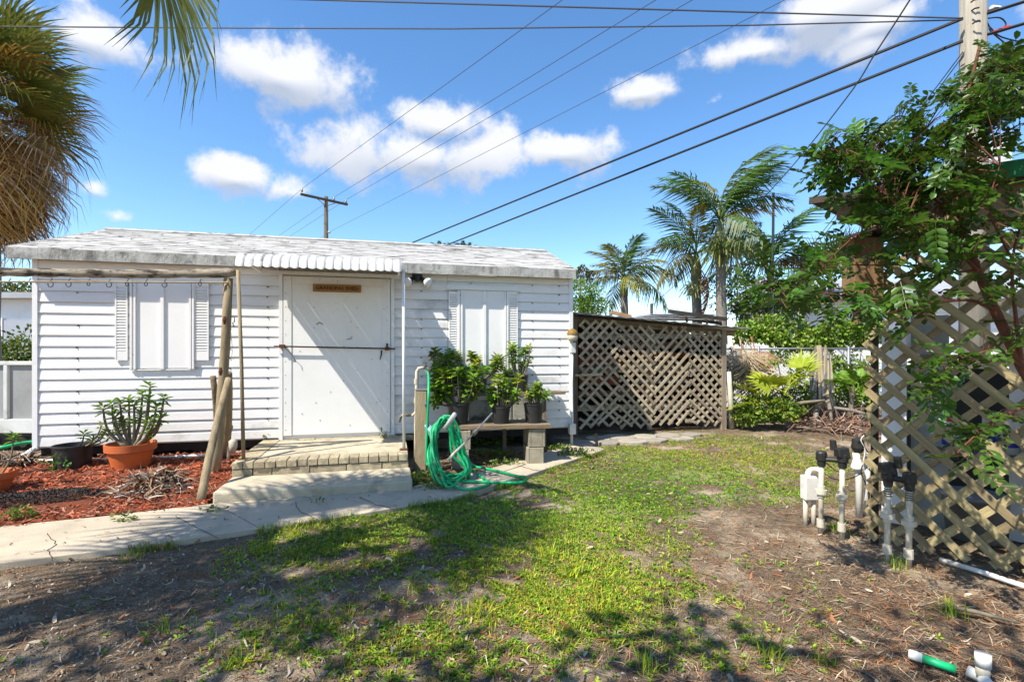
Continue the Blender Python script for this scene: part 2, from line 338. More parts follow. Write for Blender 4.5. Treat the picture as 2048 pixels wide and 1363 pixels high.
def leaf_cloud(name, blobs, n, L_, material, parent=None, palette=((.06, .13, .02),), Wd=None, up=.35, kind=None, seedvar=.3, shell=.55):
    wts = np.array([b[3]*b[4]*b[5] for b in blobs]) ** .7; wts /= wts.sum(); idx = rng.choice(len(blobs), n, p=wts)
    B = np.array(blobs, dtype=float)[idx]; d = rand_dirs(n); r = rng.uniform(shell ** 3, 1, n) ** (1/3)
    lump = 1 + .22*np.sin(d[:, 0]*5 + idx*1.7)*np.sin(d[:, 1]*4+idx) + .15*np.sin(d[:, 2]*7 + idx)
    Pp = B[:, :3] + d * B[:, 3:6] * (r*lump)[:, None]
    D = unit(d + rng.normal(size=(n, 3))*.8 + np.array([0, 0, .1])); Nn = unit(rng.normal(size=(n, 3)) + np.array([0, 0, 1.2]) + d*up)
    l = L_ * rng.uniform(.6, 1.3, n); V, Fc = leaf_arrays(Pp, D, Nn, l, l*(Wd or .5))
    c = np.array(palette)[rng.integers(0, len(palette), n)] * rng.uniform(1-seedvar, 1+seedvar, (n, 1))
    if parent is not None: org = np.array(ORG[parent])
    else: org = np.array([B[:, 0].mean(), B[:, 1].mean(), (B[:, 2]-B[:, 5]).min()])
    o = link(name, np_mesh(name, V - org, Fc, np.repeat(c, 6, axis=0)), parent, Matrix.Translation(Vector(org)), material)
    return tag(o, kind=kind) if kind else o
def fan_frond(name, material, nseg=26, Rr=.9, pet=.8, spread=118, droop=.35, ragged=.12, narrow=1.):
    mb = MB(); mb.tube([(0, 0, 0), (pet*.5, 0, .03), (pet, 0, 0)], [.016, .011, .009], 4)
    for k in range(nseg):
        a = R(-spread + 2*spread*k/(nseg-1) + random.uniform(-2, 2)); l = Rr * (1 - .25*abs(a/R(spread))**2) * (1 + random.uniform(-ragged, ragged)); w = Rr * math.pi*spread/90/nseg*.42*narrow
        d = Vector((math.cos(a), math.sin(a), 0)); n = Vector((-d.y, d.x, 0)); h = Vector((pet, 0, 0)); dr = droop*random.uniform(.7, 1.5)
        tw = random.uniform(-.25, .25); i = len(mb.v)
        for (q, ww, z) in ((.03, .18, 0), (.45, 1., -.04), (.72, .62, -.25), (1., .04, -1.)):
            c = h + d*(l*q*(1 - .12*max(0, q-.6)*dr*3)) + Vector((0, 0, .10*Rr*math.cos(a)*q + z*dr*l*.55)); o_ = n*(w*ww*.5)
            mb.v += [c - o_ + Vector((0, 0, w*.18*ww + tw*w*ww*q)), c + o_ + Vector((0, 0, -w*.18*ww - tw*w*ww*q))]
        for q in range(3): mb.f.append((i+2*q, i+2*q+1, i+2*q+3, i+2*q+2))
    me = mesh(name, mb.v, mb.f); me.materials.append(MATS[material]); return me
def feather_frond(name, material, L_=1.6, n=26, lw=.32, arch=.5, vee=.35, droop=.35):
    mb = MB(); pt = lambda q: Vector((L_*q*(1-.12*q*q), 0, arch*L_*(.55*q - .95*q*q)))
    mb.tube([pt(k/6) for k in range(7)], [.016*(1-.8*k/6) for k in range(7)], 4)
    for k in range(n):
        q = .16 + .84*k/(n-1); ll = lw*(.45 + .75*math.sin(math.pi*min(1, .12+q*.88)))*random.uniform(.85, 1.15)
        for sgn in (-1, 1):
            d = Vector((.55+.5*q, sgn*1., vee + random.uniform(-.2, .2))).normalized(); p = pt(q); i = len(mb.v); nn = d.cross(Vector((0, 0, 1))).normalized()*.018
            dr = droop*random.uniform(.5, 1.5)
            for (t, w) in ((0, .4), (.5, 1), (1, .06)):
                c = p + d*(ll*t) - Vector((0, 0, dr*ll*t*t)); mb.v += [c - nn*w, c + nn*w]
            mb.f += [(i, i+1, i+3, i+2), (i+2, i+3, i+5, i+4)]
    me = mesh(name, mb.v, mb.f); me.materials.append(MATS[material]); return me
def aim(p, az, el, roll=0., s=1.):          # x axis points along azimuth/elevation
    return Matrix.Translation(Vector(p)) @ Matrix.Rotation(az, 4, 'Z') @ Matrix.Rotation(-el, 4, 'Y') @ Matrix.Rotation(roll, 4, 'X') @ Matrix.Scale(s, 4)

# ------------------------------------------------------------------ ground, walkway, mulch
WALK_FAR = [(-9., 1.9), tuple(G(-200, 1084)[:2]), tuple(G(0, 1060)[:2]), tuple(G(200, 1040)[:2]), tuple(G(430, 1013)[:2]), tuple(G(600, 998)[:2]), tuple(G(825, 978)[:2]), tuple(G(960, 947)[:2]), tuple(G(1060, 918)[:2]), tuple(G(1140, 893)[:2])]
WALK_NEAR = [(-9., 1.05), tuple(G(-200, 1165)[:2]), tuple(G(0, 1135)[:2]), tuple(G(260, 1103)[:2]), tuple(G(520, 1064)[:2]), tuple(G(720, 1034)[:2]), tuple(G(900, 1003)[:2]), tuple(G(1010, 970)[:2]), tuple(G(1110, 936)[:2]), tuple(G(1205, 905)[:2])]
def vnoise(x, y, s, seed):
    r = np.random.default_rng(seed); out = np.zeros_like(x)
    for _ in range(10):
        a = r.uniform(0, 2*np.pi); k = s*r.uniform(.6, 1.7); out += np.sin((x*np.cos(a)+y*np.sin(a))*k + r.uniform(0, 6.28))
    return out/10*2.2
def gz(x, y): return .012*vnoise(x, y, 3., 1) + .006*vnoise(x, y, 11., 2) - .012
def axis(lo, hi, step, far):
    a = np.arange(lo, hi, step); g = [hi]; d = step
    while g[-1] < far: d *= 1.35; g.append(g[-1]+d)
    g2 = [lo]; d = step
    while g2[-1] > -far: d *= 1.35; g2.append(g2[-1]-d)
    return np.array(sorted(set(g2[1:]) | set(a) | set(g)))
gx, gy = axis(-6.5, 7, .075, 900), axis(.8, 11, .075, 900)
GX, GY = np.meshgrid(gx, gy); near = np.exp(-np.maximum(0, np.hypot(GX, GY-5)-9)/3)
GV = np.stack([GX, GY, gz(GX, GY)*near], -1).reshape(-1, 3); nx, ny = len(gx), len(gy)
i0 = (np.arange(ny-1)[:, None]*nx + np.arange(nx-1)[None, :]).ravel()
tag(link('ground', np_mesh('ground', GV, np.stack([i0, i0+1, i0+nx+1, i0+nx], 1), smooth=True), None, None, 'ground'), 'bare sandy dirt yard with patches of brown needles', 'ground', kind='structure')

walk = empty('walkway', (-1.5, 4.2, 0), 'pale concrete walkway curving from lower left to the lattice lean-to', 'walkway', kind='structure')
for (a, b) in ((0, 4), (4, 6), (6, 7), (7, 9)):
    far = WALK_FAR[a:b+1]; nr = WALK_NEAR[a:b+1]
    e = .006
    f2 = [(p[0] + (e if k == 0 else (-e if k == b-a else 0)), p[1]) for k, p in enumerate(far)]; n2 = [(p[0] + (e if k == 0 else (-e if k == b-a else 0)), p[1]) for k, p in enumerate(nr)]
    mb = MB(); mb.prism(n2 + f2[::-1], -.05, .034 + random.uniform(-.003, .003)); mb.build('concrete_slab', 'concrete', walk, bevel=.006)
for pts_ in ([(95, 1065), (112, 1085), (98, 1098), (108, 1120)], [(350, 1030), (385, 1050), (440, 1076)], [(590, 1003), (598, 1020), (640, 1040)], [(1040, 930), (1075, 940), (1100, 936)], [(720, 992), (745, 1005), (790, 1018)]):
    mb = MB(); pp = catmull([G(x, y, .037) for x, y in pts_], 5); mb.tube([p+Vector((random.uniform(-.01, .01), random.uniform(-.008, .008), -.0015)) for p in pp], .0022, 4); mb.build('crack', 'dark_under', walk)
path = empty('flagstone_path', G(1250, 878), 'row of rounded flagstones in front of the lattice lean-to', 'path', kind='structure')
for (x, y, r) in ((1165, 888, .22), (1195, 878, .2), (1218, 887, .17), (1240, 876, .24), (1265, 884, .2), (1290, 875, .2), (1312, 881, .17), (1335, 873, .2), (1362, 876, .18), (1180, 900, .17), (1385, 870, .16)):
    c = G(x, y); n = 9; ph = random.uniform(0, 6); poly = [(c.x + r*random.uniform(.85, 1.2)*math.cos(ph+2*math.pi*k/n), c.y + r*.95*random.uniform(.85, 1.2)*math.sin(ph+2*math.pi*k/n)) for k in range(n)]
    mb = MB(); mb.prism(poly, -.04, .028 + random.uniform(-.006, .01)); mb.build('flagstone', 'flagstone', path, bevel=.012)

def mulch_z(x, y):
    t = (x-SO.x)*ET.x + (y-SO.y)*ET.y; return .03 + .09*np.clip(1 - t/1.9, 0, 1) + .012*vnoise(x, y, 7., 5)
def in_mulch(x, y):
    s = (x-SO.x)*ES.x + (y-SO.y)*ES.y; t = (x-SO.x)*ET.x + (y-SO.y)*ET.y
    wy = np.interp(x, [p[0] for p in WALK_FAR], [p[1] for p in WALK_FAR])
    return (s > -3) & (s < 2.39 + .02*np.sin(t*9)) & (t > -.02) & (y > wy - .02 + .03*np.sin(x*7)) & (x > -7.5)
mx_ = np.arange(-7.6, -2.3, .05); my_ = np.arange(2.4, 6.6, .05); MXg, MYg = np.meshgrid(mx_, my_); zz = np.where(in_mulch(MXg, MYg), mulch_z(MXg, MYg), np.nan)
ok = ~np.isnan(zz); kq = ok[:-1, :-1] & ok[1:, :-1] & ok[:-1, 1:] & ok[1:, 1:]; jj, ii = np.nonzero(kq); q0 = jj*len(mx_)+ii
vv = np.stack([MXg, MYg, np.nan_to_num(zz)], -1).reshape(-1, 3); fq = np.stack([q0, q0+1, q0+1+len(mx_), q0+len(mx_)], 1)
us, inv = np.unique(fq, return_inverse=True)
tag(link('mulch_bed', np_mesh('mulch_bed', vv[us], inv.reshape(fq.shape), smooth=True), None, None, 'mulch_base'), 'bed of red dyed bark mulch in front of the shed wall', 'mulch bed', kind='structure')
def scatter_strips(name, x, y, z, L_, Wd, pal, material, tilt=.25, var=.3, label=None, cat=None, curl=.15):
    n = len(x); a = rng.uniform(0, 2*np.pi, n); L_ = np.broadcast_to(L_, (n,)); Wd = np.broadcast_to(Wd, (n,)); tl = rng.normal(0, tilt, n)
    D = np.stack([np.cos(a)*np.cos(tl), np.sin(a)*np.cos(tl), np.sin(tl)], 1); S = np.stack([-np.sin(a), np.cos(a), rng.normal(0, .5, n)], 1); S = unit(S)
    c = np.stack([x, y, z + .5*L_*np.abs(np.sin(tl))], 1); k = (rng.normal(0, curl, n)*L_)[:, None]*np.stack([-np.sin(a), np.cos(a), np.abs(rng.normal(0, .6, n))], 1)
    V = np.stack([c - D*L_[:, None]/2 - S*Wd[:, None]*.3, c - D*L_[:, None]/2 + S*Wd[:, None]*.3, c + k + S*Wd[:, None]/2, c + k - S*Wd[:, None]/2, c + D*L_[:, None]/2 + S*Wd[:, None]*.25, c + D*L_[:, None]/2 - S*Wd[:, None]*.25], 1).reshape(-1, 3)
    i = np.arange(n)[:, None]*6; Fc = np.concatenate([i+np.array([[0, 1, 2, 3]]), i+np.array([[3, 2, 4, 5]])])
    cl = np.array(pal)[rng.integers(0, len(pal), n)]*rng.uniform(1-var, 1+var, (n, 1))
    return tag(link(name, np_mesh(name, V, Fc, np.repeat(cl, 6, axis=0)), None, None, material), label, cat, kind='stuff')
n = 26000; x = rng.uniform(-7.3, -2.35, n); y = rng.uniform(2.6, 6.6, n); k = in_mulch(x, y) & ~((np.hypot((x+4.35)/.62, (y-4.42)/.22) < 1)); x, y = x[k], y[k]
scatter_strips('mulch_chips', x, y, mulch_z(x, y)+.004, rng.uniform(.02, .085, len(x)), rng.uniform(.006, .017, len(x)), ((1, 1, 1), (1.15, 1.2, 1.3), (.6, .55, .5), (1.1, 2.1, 3.6), (.45, .7, .8)), 'mulch_chip', .28, .3, 'loose shreds of red bark mulch', 'mulch')
n = 5000; a = rng.uniform(0, 2*np.pi, n); r = np.sqrt(rng.uniform(0, 1, n)); x = -4.35+.62*r*np.cos(a); y = 4.42 + .22*r*np.sin(a) + (x+4.35)*.35
scatter_strips('black_compost', x, y, mulch_z(x, y)+.045*(1-r**2)+.006, rng.uniform(.008, .025, n), rng.uniform(.006, .015, n), ((.03, .028, .025), (.06, .055, .05), (.015, .014, .013)), 'litter', .5, .3, 'patch of crumbled black potting soil on the red mulch', 'soil')

# ------------------------------------------------------------------ the white shed
shed = empty('shed', W(3.25, -1.6, 0), 'low white clapboard shed with shallow gabled roof and padlocked door', 'shed')
WL = 6.494; ZB = .285; ROW = .127; DEPTH = 3.3; ZE = 2.44
wall = MB().sbox(.0, WL, -.10, -.004, ZB-.02, ZE).build('front_wall', 'siding', shed)
def siding_row(s0, s1, k, material='siding'):
    z = ZB + k*ROW; z1 = min(z+ROW-.002, ZE); mb = MB(); w = .0012*random.uniform(-1, 1)
    zm = z+ROW*.66
    mb.hexa([W(s0,.026+w,z), W(s1,.026+w,z), W(s1,-.002,z), W(s0,-.002,z), W(s0,.021+w,zm), W(s1,.021+w,zm), W(s1,-.002,zm), W(s0,-.002,zm)])
    mb.hexa([W(s0,.021+w,zm), W(s1,.021+w,zm), W(s1,-.002,zm), W(s0,-.002,zm), W(s0,.004,z1), W(s1,.004,z1), W(s1,-.002,z1), W(s0,-.002,z1)])
    return mb.build('siding_board', material, wall, org=W(s0, 0, z))
for k in range(17):
    siding_row(.045, 2.585, k, 'mildew_siding' if k < 2 else 'siding'); siding_row(4.0, 4.70, k, 'mildew_siding' if 2 <= k <= 14 else 'siding'); siding_row(4.704, 6.45, k, 'mildew_siding' if k < 6 else 'siding')
mb = MB()
for k in range(1, 17):
    for s in (.42+.02*random.random(), 1.1, 2.02, 2.45, 4.35, 5.02, 5.9, 6.3):
        if random.random() < .8: q_ = ZB+k*ROW+ROW*.86; mb.tube([W(s+random.uniform(-.01, .01), .006, q_), W(s, .030, q_)], .0075, 5)
mb.build('nail_heads', 'iron', wall)
MB().sbox(0, .05, -.1, .034, ZB-.03, ZE).build('corner_board', 'white_trim', shed)
MB().sbox(6.447, WL+.01, -.1, .034, ZB-.03, ZE).build('corner_board', 'white_trim', shed)
RISE = .64; RD = DEPTH/2
for s0, s1 in ((0.002, .1), (WL-.1, WL-.002)):
    mb = MB(); i = 0
    a = [W(s0,-.1,ZB), W(s0,-DEPTH,ZB), W(s0,-DEPTH,ZE), W(s0,-RD,ZE+RISE-.05), W(s0,-.1,ZE)]; b = [p + ES*(s1-s0) for p in a]
    mb.v = a+b; mb.f = [(0,1,2,3,4), (9,8,7,6,5)] + [(j,(j+1)%5+0,(j+1)%5+5,j+5) for j in range(5)]; mb.build('side_wall', 'siding', shed)
MB().sbox(0, WL, -DEPTH-.08, -DEPTH, 0, ZE).build('back_wall', 'siding', shed)  # unseen lower part runs to the ground, added to darken the crawl space
MB().sbox(.05, WL-.05, -DEPTH, -.03, ZB-.12, ZB-.03).build('floor_frame', 'dark_under', shed)
for s in (.15, 1.5, 2.9, 4.6, 5.9):
    for t in (-.35, -1.7, -3.0): MB().sbox(s, s+.2, t-.2, t, -.03, ZB-.121).build('pier_block', 'cinder', shed)
# roof: stepped shingle courses on two slopes, worn fascia
EL, ER = -.139, 6.49; TE = .18
RL, RRt = SZ(212, 459, -RD)[0], SZ(1092, 505, -RD)[0]
zr = SZ(212, 459, -RD)[1]; ze = 2.512
roof = MB()
roof.hexa([W(EL,TE,ze-.04),W(ER,TE,ze-.04),W(RRt,-RD,zr-.05),W(RL,-RD,zr-.05),W(EL,TE,ze-.005),W(ER,TE,ze-.005),W(RRt,-RD,zr-.012),W(RL,-RD,zr-.012)])
roof.hexa([W(RL,-RD,zr-.05),W(RRt,-RD,zr-.05),W(ER,-DEPTH-.25,ze-.04),W(EL,-DEPTH-.25,ze-.04),W(RL,-RD,zr-.012),W(RRt,-RD,zr-.012),W(ER,-DEPTH-.25,ze-.005),W(EL,-DEPTH-.25,ze-.005)])
roof = roof.build('roof', 'shingle', shed)
mb = MB(); NC = 13
for c in range(NC):
    q0 = c/NC; q1 = (c+1.25)/NC if c < NC-1 else 1.; s0 = EL+(RL-EL)*q0; s1 = ER+(RRt-ER)*q0; s = s0 + random.uniform(-.2, 0)
    while s < s1:
        e = min(s + random.uniform(.28, .34), s1); a = max(s, s0)+.002; up_ = random.uniform(.006, .016); o_ = random.uniform(-.012, .008)
        if e - a > .03:
            T0 = TE + (-RD-TE)*q0 + o_ ; T1 = TE + (-RD-TE)*q1; Z0 = ze + (zr-ze)*q0; Z1 = ze + (zr-ze)*q1
            mb.hexa([W(a,T0,Z0-.006),W(e,T0,Z0-.006),W(e,T1,Z1-.012),W(a,T1,Z1-.012),W(a,T0,Z0+up_),W(e,T0,Z0+up_*random.uniform(.6, 1.1)),W(e,T1,Z1-.003),W(a,T1,Z1-.003)])
        s = e
tag(mb.build('shingles', 'shingle', roof, org=W(3, -.7, 2.7)), 'weathered white shingle courses streaked dark', kind='stuff')
MB().tube([W(RL,-RD,zr+.004), W(RRt,-RD,zr+.004)], .03, 6).build('ridge_cap', 'shingle', roof)
for a, b in ((EL, 2.32), (2.322, 4.16), (4.162, 5.35), (5.352, ER)):
    MB().sbox(a, b, TE-.02, TE+.012+random.uniform(-.003, .003), ze-.125+random.uniform(-.006, .006), ze-.002).build('fascia_board', 'fascia', roof)
MB().sbox(EL+.02, ER-.02, 0.03, TE-.022, ze-.10, ze-.08).build('soffit', 'white_trim', roof)
for (sa, ra) in ((EL, RL), (ER, RRt)):
    sg = -1 if sa == EL else 1
    mb = MB(); mb.hexa([W(sa,TE,ze-.12),W(sa+.02*sg,TE,ze-.12),W(ra+.02*sg,-RD,zr-.13),W(ra,-RD,zr-.13),W(sa,TE,ze+.008),W(sa+.02*sg,TE,ze+.008),W(ra+.02*sg,-RD,zr+.005),W(ra,-RD,zr+.005)]); mb.build('rake_board', 'fascia', roof)
MB().tube([W(.03,.02,.275), W(-.06,.05,.2), W(-.12,.2,.15), W(-.15,.35,.11)], .025, 8).build('downpipe_elbow', 'white_trim', shed, smooth=True)
# door
DS0, DS1, DZ0, DZ1 = 2.638, 3.945, .30, 2.316
door = MB().sbox(DS0, DS1, -.004, .05, DZ0, DZ1).build('door', 'door_paint', shed)
MB().sbox(2.588, 2.632, -.004, .06, ZB-.03, DZ1+.03).build('door_frame', 'white_trim', shed)
MB().sbox(3.952, 3.998, -.004, .045, ZB-.03, DZ1+.03).build('door_frame', 'white_trim', shed)
MB().sbox(2.48, 4.06, -.004, .075, DZ1+.012, DZ1+.055).build('door_lintel', 'white_trim', shed)
MB().sbox(2.634, 3.95, -.004, .035, ZB-.03, DZ0-.006).build('door_sill', 'white_trim', shed)
MB().sbox(DS0+.004, DS0+.098, .0505, .062, DZ0+.01, DZ1-.012).build('door_stile', 'door_paint', door)
MB().sbox(DS1-.105, DS1-.006, .0505, .056, DZ0+.01, DZ1-.012).build('door_stile', 'door_paint', door)
MB().sbox(DS0+.104, DS1-.11, .0505, .057, DZ1-.10, DZ1-.012).build('door_rail', 'door_paint', door)
MB().sbox(DS0+.104, DS1-.11, .0505, .054, DZ0+.014, DZ1-.106).build('door_panel', 'door_paint', door)
mb = MB()
def stud(mb, s, z, t, r=.006):
    mb.tube([W(s, t-.004, z), W(s, t+.003, z)], r, 6)
for z in np.linspace(DZ0+.08, DZ1-.05, 12): stud(mb, DS0+.03, z, .062, .005); stud(mb, DS1-.04, z+.02, .056, .005)
for (x, y) in ((675,562),(628,614),(714,615),(768,617),(702,643),(715,655),(688,692),(715,694),(629,655),(744,718),(714,740),(687,762),(632,805),(661,783),(604,827),(757,798),(760,802),(754,804),(640,840),(700,850),(600,702),(666,560),(640,559)):
    s, z = SZ(x, y, .056); stud(mb, s, z, .056, .0055)
mb.build('screw_heads', 'iron', door)
for (x, y, kx) in ((640, 644, 1), (699, 676, -1)):
    s, z = SZ(x, y, .06); MB().tube([W(s-.045,.058,z-.03), W(s,.066,z), W(s+.035,.06,z-.025)] if kx > 0 else [W(s+.02,.058,z+.02), W(s+.02,.075,z-.01), W(s-.03,.075,z-.012)], .004, 5).build('hook', 'iron', door)
bar = empty('security_bar', W(3.27, .09, 1.41), 'black iron bar held across the shed door on brackets', 'bar')
s0, z0 = SZ(548, 692, .1); s1, z1 = SZ(790, 697, .1)
MB().tube([W(s0,.1,z0), W(s1,.1,z1)], .0095, 8).build('rod', 'iron', bar)
for s, zc in ((s0+.09, z0), (s1-.10, z1)):
    MB().sbox(s-.03, s+.03, .052, .115, zc-.022, zc+.022).build('bracket', 'rust', bar)
MB().tube([W(s1-.10,.115,z1+.0), W(s1-.10,.115,z1+.07)], .014, 6).build('pin', 'rust', bar)
MB().tube([W(s1-.17,.11,z1-.02), W(s1-.175,.112,z1-.08), W(s1-.19,.11,z1-.14)], [.012,.01,.006], 6).build('dangling_latch', 'iron', bar)
MB().tube([W(s0+.13,.11,z0-.02), W(s0+.22,.1,z0-.12), W(s0+.25,.09,z0-.2)], .004, 5).build('wire_tie', 'thin_wire', bar)
# sign
sg0, zs1 = SZ(626, 569, .06); sg1, _ = SZ(722, 573, .06)
sign = empty('name_sign', W((sg0+sg1)/2, .06, 2.13), 'small brown wooden plaque with burnt lettering on the shed door', 'sign')
MB().sbox(sg0, sg1, .06, .078, 2.125, 2.222).build('board', 'sign_wood', sign, bevel=.003)
def letters(body, M, size, material, parent, thick=.0015, width=None):
    cu = bpy.data.curves.new('letters', 'FONT'); cu.body = body; cu.size = size; cu.align_x = 'CENTER'; cu.align_y = 'CENTER'; cu.extrude = thick; cu.resolution_u = 3; cu.offset = .0012
    o = bpy.data.objects.new('tmp', cu); col.objects.link(o); bpy.context.view_layer.update()
    me = bpy.data.meshes.new_from_object(o.evaluated_get(bpy.context.evaluated_depsgraph_get())); bpy.data.objects.remove(o)
    if width:
        w = max(v.co.x for v in me.vertices)-min(v.co.x for v in me.vertices)
        for v in me.vertices: v.co.x *= width/w
    me.materials.clear(); me.materials.append(MATS[material]); return link('lettering', me, parent, M)
Mt = Matrix((ES, Vector((0, 0, 1)), ET)).transposed().to_4x4(); Mt.translation = W((sg0+sg1)/2, .0785, 2.172)
letters('·GRANDPAS SHED·', Mt, .062, 'burnt', sign, width=.54)
# shuttered windows
def window(x0, x1, xm, y0, y1, left, right, sy0, sy1, lintel):
    s0, zt = SZ(x0, y0); s1, zb = SZ(x1, y1); sm, _ = SZ(xm, y0)
    w = MB().sbox(s0, s1, .029, .040, zb, zt).build('storm_panel', 'panel_paint', shed)
    for s in (s0+.006, s0+.045, sm, s1-.035, s1-.004):
        wd = .018 if s == sm else .010
        mb = MB(); mb.hexa([W(s-wd,.0405,zb+.004),W(s+wd,.0405,zb+.004),W(s+wd*.3,.0405,zt-.004),W(s-wd*.3,.0405,zt-.004)][:0] or [W(s-wd,.06,zb-.01),W(s+wd,.06,zb-.01),W(s+wd*1.4,.0405,zb-.01),W(s-wd*1.4,.0405,zb-.01),W(s-wd,.06,zt-.004),W(s+wd,.06,zt-.004),W(s+wd*1.4,.0405,zt-.004),W(s-wd*1.4,.0405,zt-.004)])
        mb.build('panel_rib', 'panel_paint', w)
    MB().sbox(s0-.01, s1+.01, .0262, .05, zb-.025, zb-.011).build('bottom_track', 'white_trim', w)
    if lintel: MB().sbox(s0-.16, s1+.17, .026, .064, zt+.002, zt+.062).build('top_track', 'white_trim', w)
    mb = MB()
    for s in (s0+.03, s1-.03): stud(mb, s, zt-.07, .041, .009); stud(mb, s, zb+.16, .041, .009)
    mb.build('bolts', 'iron', w)
    for (a, b) in (left, right):
        a0, _ = SZ(a, y0); b0, _ = SZ(b, y0); zt2 = SZ(a, sy0)[1]; zb2 = SZ(a, sy1)[1]
        sh = MB().sbox(a0, b0, .029, .033, zb2, zt2).build('louvered_shutter', 'panel_paint', shed)
        for e0, e1 in ((a0, a0+.016), (b0-.016, b0)): MB().sbox(e0, e1, .0335, .05, zb2, zt2).build('stile', 'panel_paint', sh)
        for r0, r1 in ((zb2, zb2+.11), (zt2-.045, zt2)): MB().sbox(a0+.0165, b0-.0165, .0335, .047, r0, r1).build('rail', 'panel_paint', sh)
        z = zb2 + .115; me = None
        while z < zt2 - .07:
            if me is None:
                m2 = MB(); A_, B_ = a0+.017, b0-.017; m2.hexa([W(A_,.049,z),W(B_,.049,z),W(B_,.034,z+.004),W(A_,.034,z+.004),W(A_,.049,z+.012),W(B_,.049,z+.012),W(B_,.034,z+.024),W(A_,.034,z+.024)])
                org = W(A_, .034, z); me = mesh('slat', [p-org for p in m2.v], m2.f); me.materials.append(MATS['panel_paint'])
            link('slat', me, sh, Matrix.Translation(W(a0+.017, .034, z))); z += .0335
window(265, 390, 328, 560, 735, (234, 259), (391, 420), 566, 720, False)
window(916, 1014, 968, 580, 742, (897, 915), (1015, 1034), 583, 738, True)

# floodlight, lantern, electrical fittings on the shed
fl = empty('floodlight', W(4.30, .05, 2.27), 'black twin floodlight with round glass lamps under the eave', 'light')
mb = MB(); c0 = W(4.29, .04, 2.41); mb.tube([c0, W(4.29,.10,2.36), W(4.29,.12,2.29)], [.06,.07,.03], 8); mb.build('mount', 'lamp_black', fl)
for s, sg in ((4.17, -1), (4.42, 1)):
    c = W(s, .15, 2.275); d = (ET*.6 + ES*sg*.55 + Vector((0, 0, -.35))).normalized(); mb = MB(); mb.tube([W(4.29+sg*.03,.11,2.34), W(4.29+sg*.08,.12,2.31), c-d*.03], [.022,.03,.055], 8); a = mb.build('lamp_socket', 'lamp_black', fl, smooth=True)
    mb = MB(); mb.tube([c-d*.03, c+d*.005, c+d*.03, c+d*.042, c+d*.045], [.045,.063,.062,.04,.002], 12); mb.build('lamp', 'lamp_glass', fl, smooth=True)
s, z = SZ(1143, 668, .06); bb = empty('porch_lantern', W(s, .06, z-.1), 'small round yellowed lantern on the shed corner', 'lantern')
mb = MB(); mb.lathe(W(s,.1,z-.1), [(.001,0),(.05,.0),(.07,.03),(.075,.06),(.07,.085)], 14); mb.build('lower_shade', 'pvc', bb, smooth=True)
mb = MB(); mb.lathe(W(s,.1,z-.005), [(.078,0),(.075,.03),(.055,.06),(.02,.08),(.001,.085)], 14); mb.build('dome', 'frond_gold', bb, smooth=True)
mb = MB(); mb.tube([W(s-.02,.02,z-.01), W(s,.1,z-.01)], .03, 8); mb.build('collar', 'iron', bb)
s, z = SZ(1143, 695, .03); eb = empty('switch_box', W(s, .03, z-.1), 'white electrical box with conduit down the shed corner', 'electrical box')
MB().sbox(s-.03, s+.045, .034, .09, z-.075, z+.075).build('box', 'pvc_white', eb, bevel=.006)
MB().tube([W(s,.06,z-.075), W(s-.005,.06,z-.5), W(s,.06,.4), W(s,.06,.30)], .016, 8).build('conduit', 'white_trim', eb, smooth=True)
s, z = SZ(1143, 857, .08); ob = empty('outdoor_outlet', W(s, .08, 0), 'white weatherproof outlet box on a short post at the shed corner', 'outlet')
MB().sbox(s-.04, s+.055, .045, .12, z-.075, z+.075).build('box', 'pvc_white', ob, bevel=.008); MB().tube([W(s,.08,z-.075), W(s,.08,-.02)], .022, 8).build('post', 'pvc', ob)

# ------------------------------------------------------------------ awning over the door
aw = empty('door_awning', W(3.25, .9, .26), 'corrugated white metal awning with scalloped edge over the shed door', 'awning')
A0, zf0 = SZ(470, 533, 1.22); A1, zf1 = SZ(803, 541, 1.22); NP = 19; pw = (A1-A0)/NP
for s in (A0-.004, A1+.002):  # end sheets added to block the lit streak between beam and canopy shadows
    mb = MB(); mb.v = [W(s,.2,2.47), W(s,.7,2.44), W(s,1.02,2.395), W(s,1.13,2.37), W(s,1.195,2.315), W(s,1.12,2.31), W(s,1.0,2.33), W(s,.2,2.37)]; mb.v += [v+ES*.002 for v in mb.v]
    mb.f = [tuple(range(8)), tuple(range(15, 7, -1))]+[(j, (j+1) % 8, (j+1) % 8+8, j+8) for j in range(8)]; mb.build('side_light_stop', 'tin_white', aw)
prof = [(.2, 2.47), (.7, 2.44), (1.02, 2.395), (1.13, 2.37), (1.195, 2.32), (1.225, 2.25)]
mb = MB(); nu = 8; QS = (0, .07, .14, .3, .5, .7, .86, .93, 1); HS = (0, 0, .011, .014, .015, .014, .011, 0, 0)
for (t, z) in prof:
    for u in range(nu+1):
        q = QS[u]; h = HS[u]; last = (t, z) == prof[-1]
        out_ = h*(1 if t > 1.15 else .2); up_ = h*(.15 if t > 1.15 else 1)
        mb.v.append(ES*(q*pw) + ET*(t+out_) + Vector((0, 0, z + up_ - (.02*math.sin(math.pi*q) if last else 0))))
for i in range(len(prof)-1):
    for u in range(nu): a = i*(nu+1)+u; mb.f.append((a, a+1, a+nu+2, a+nu+1))
pm = mesh('canopy_panel', mb.v, mb.f, True); pm.materials.append(MATS['tin_white'])
for k in range(NP): link('canopy_panel', pm, aw, Matrix.Translation(SO + ES*(A0+k*pw) + Vector((0, 0, random.uniform(-.003, .003)))))
MB().sbox(A0+.01, A1-.01, 1.12, 1.16, 2.28, 2.325).build('front_beam', 'white_trim', aw)
for s in (A0+.012, A1-.012): MB().sbox(s-.012, s+.012, .2, 1.10, 2.325, 2.365).build('side_beam', 'white_trim', aw)
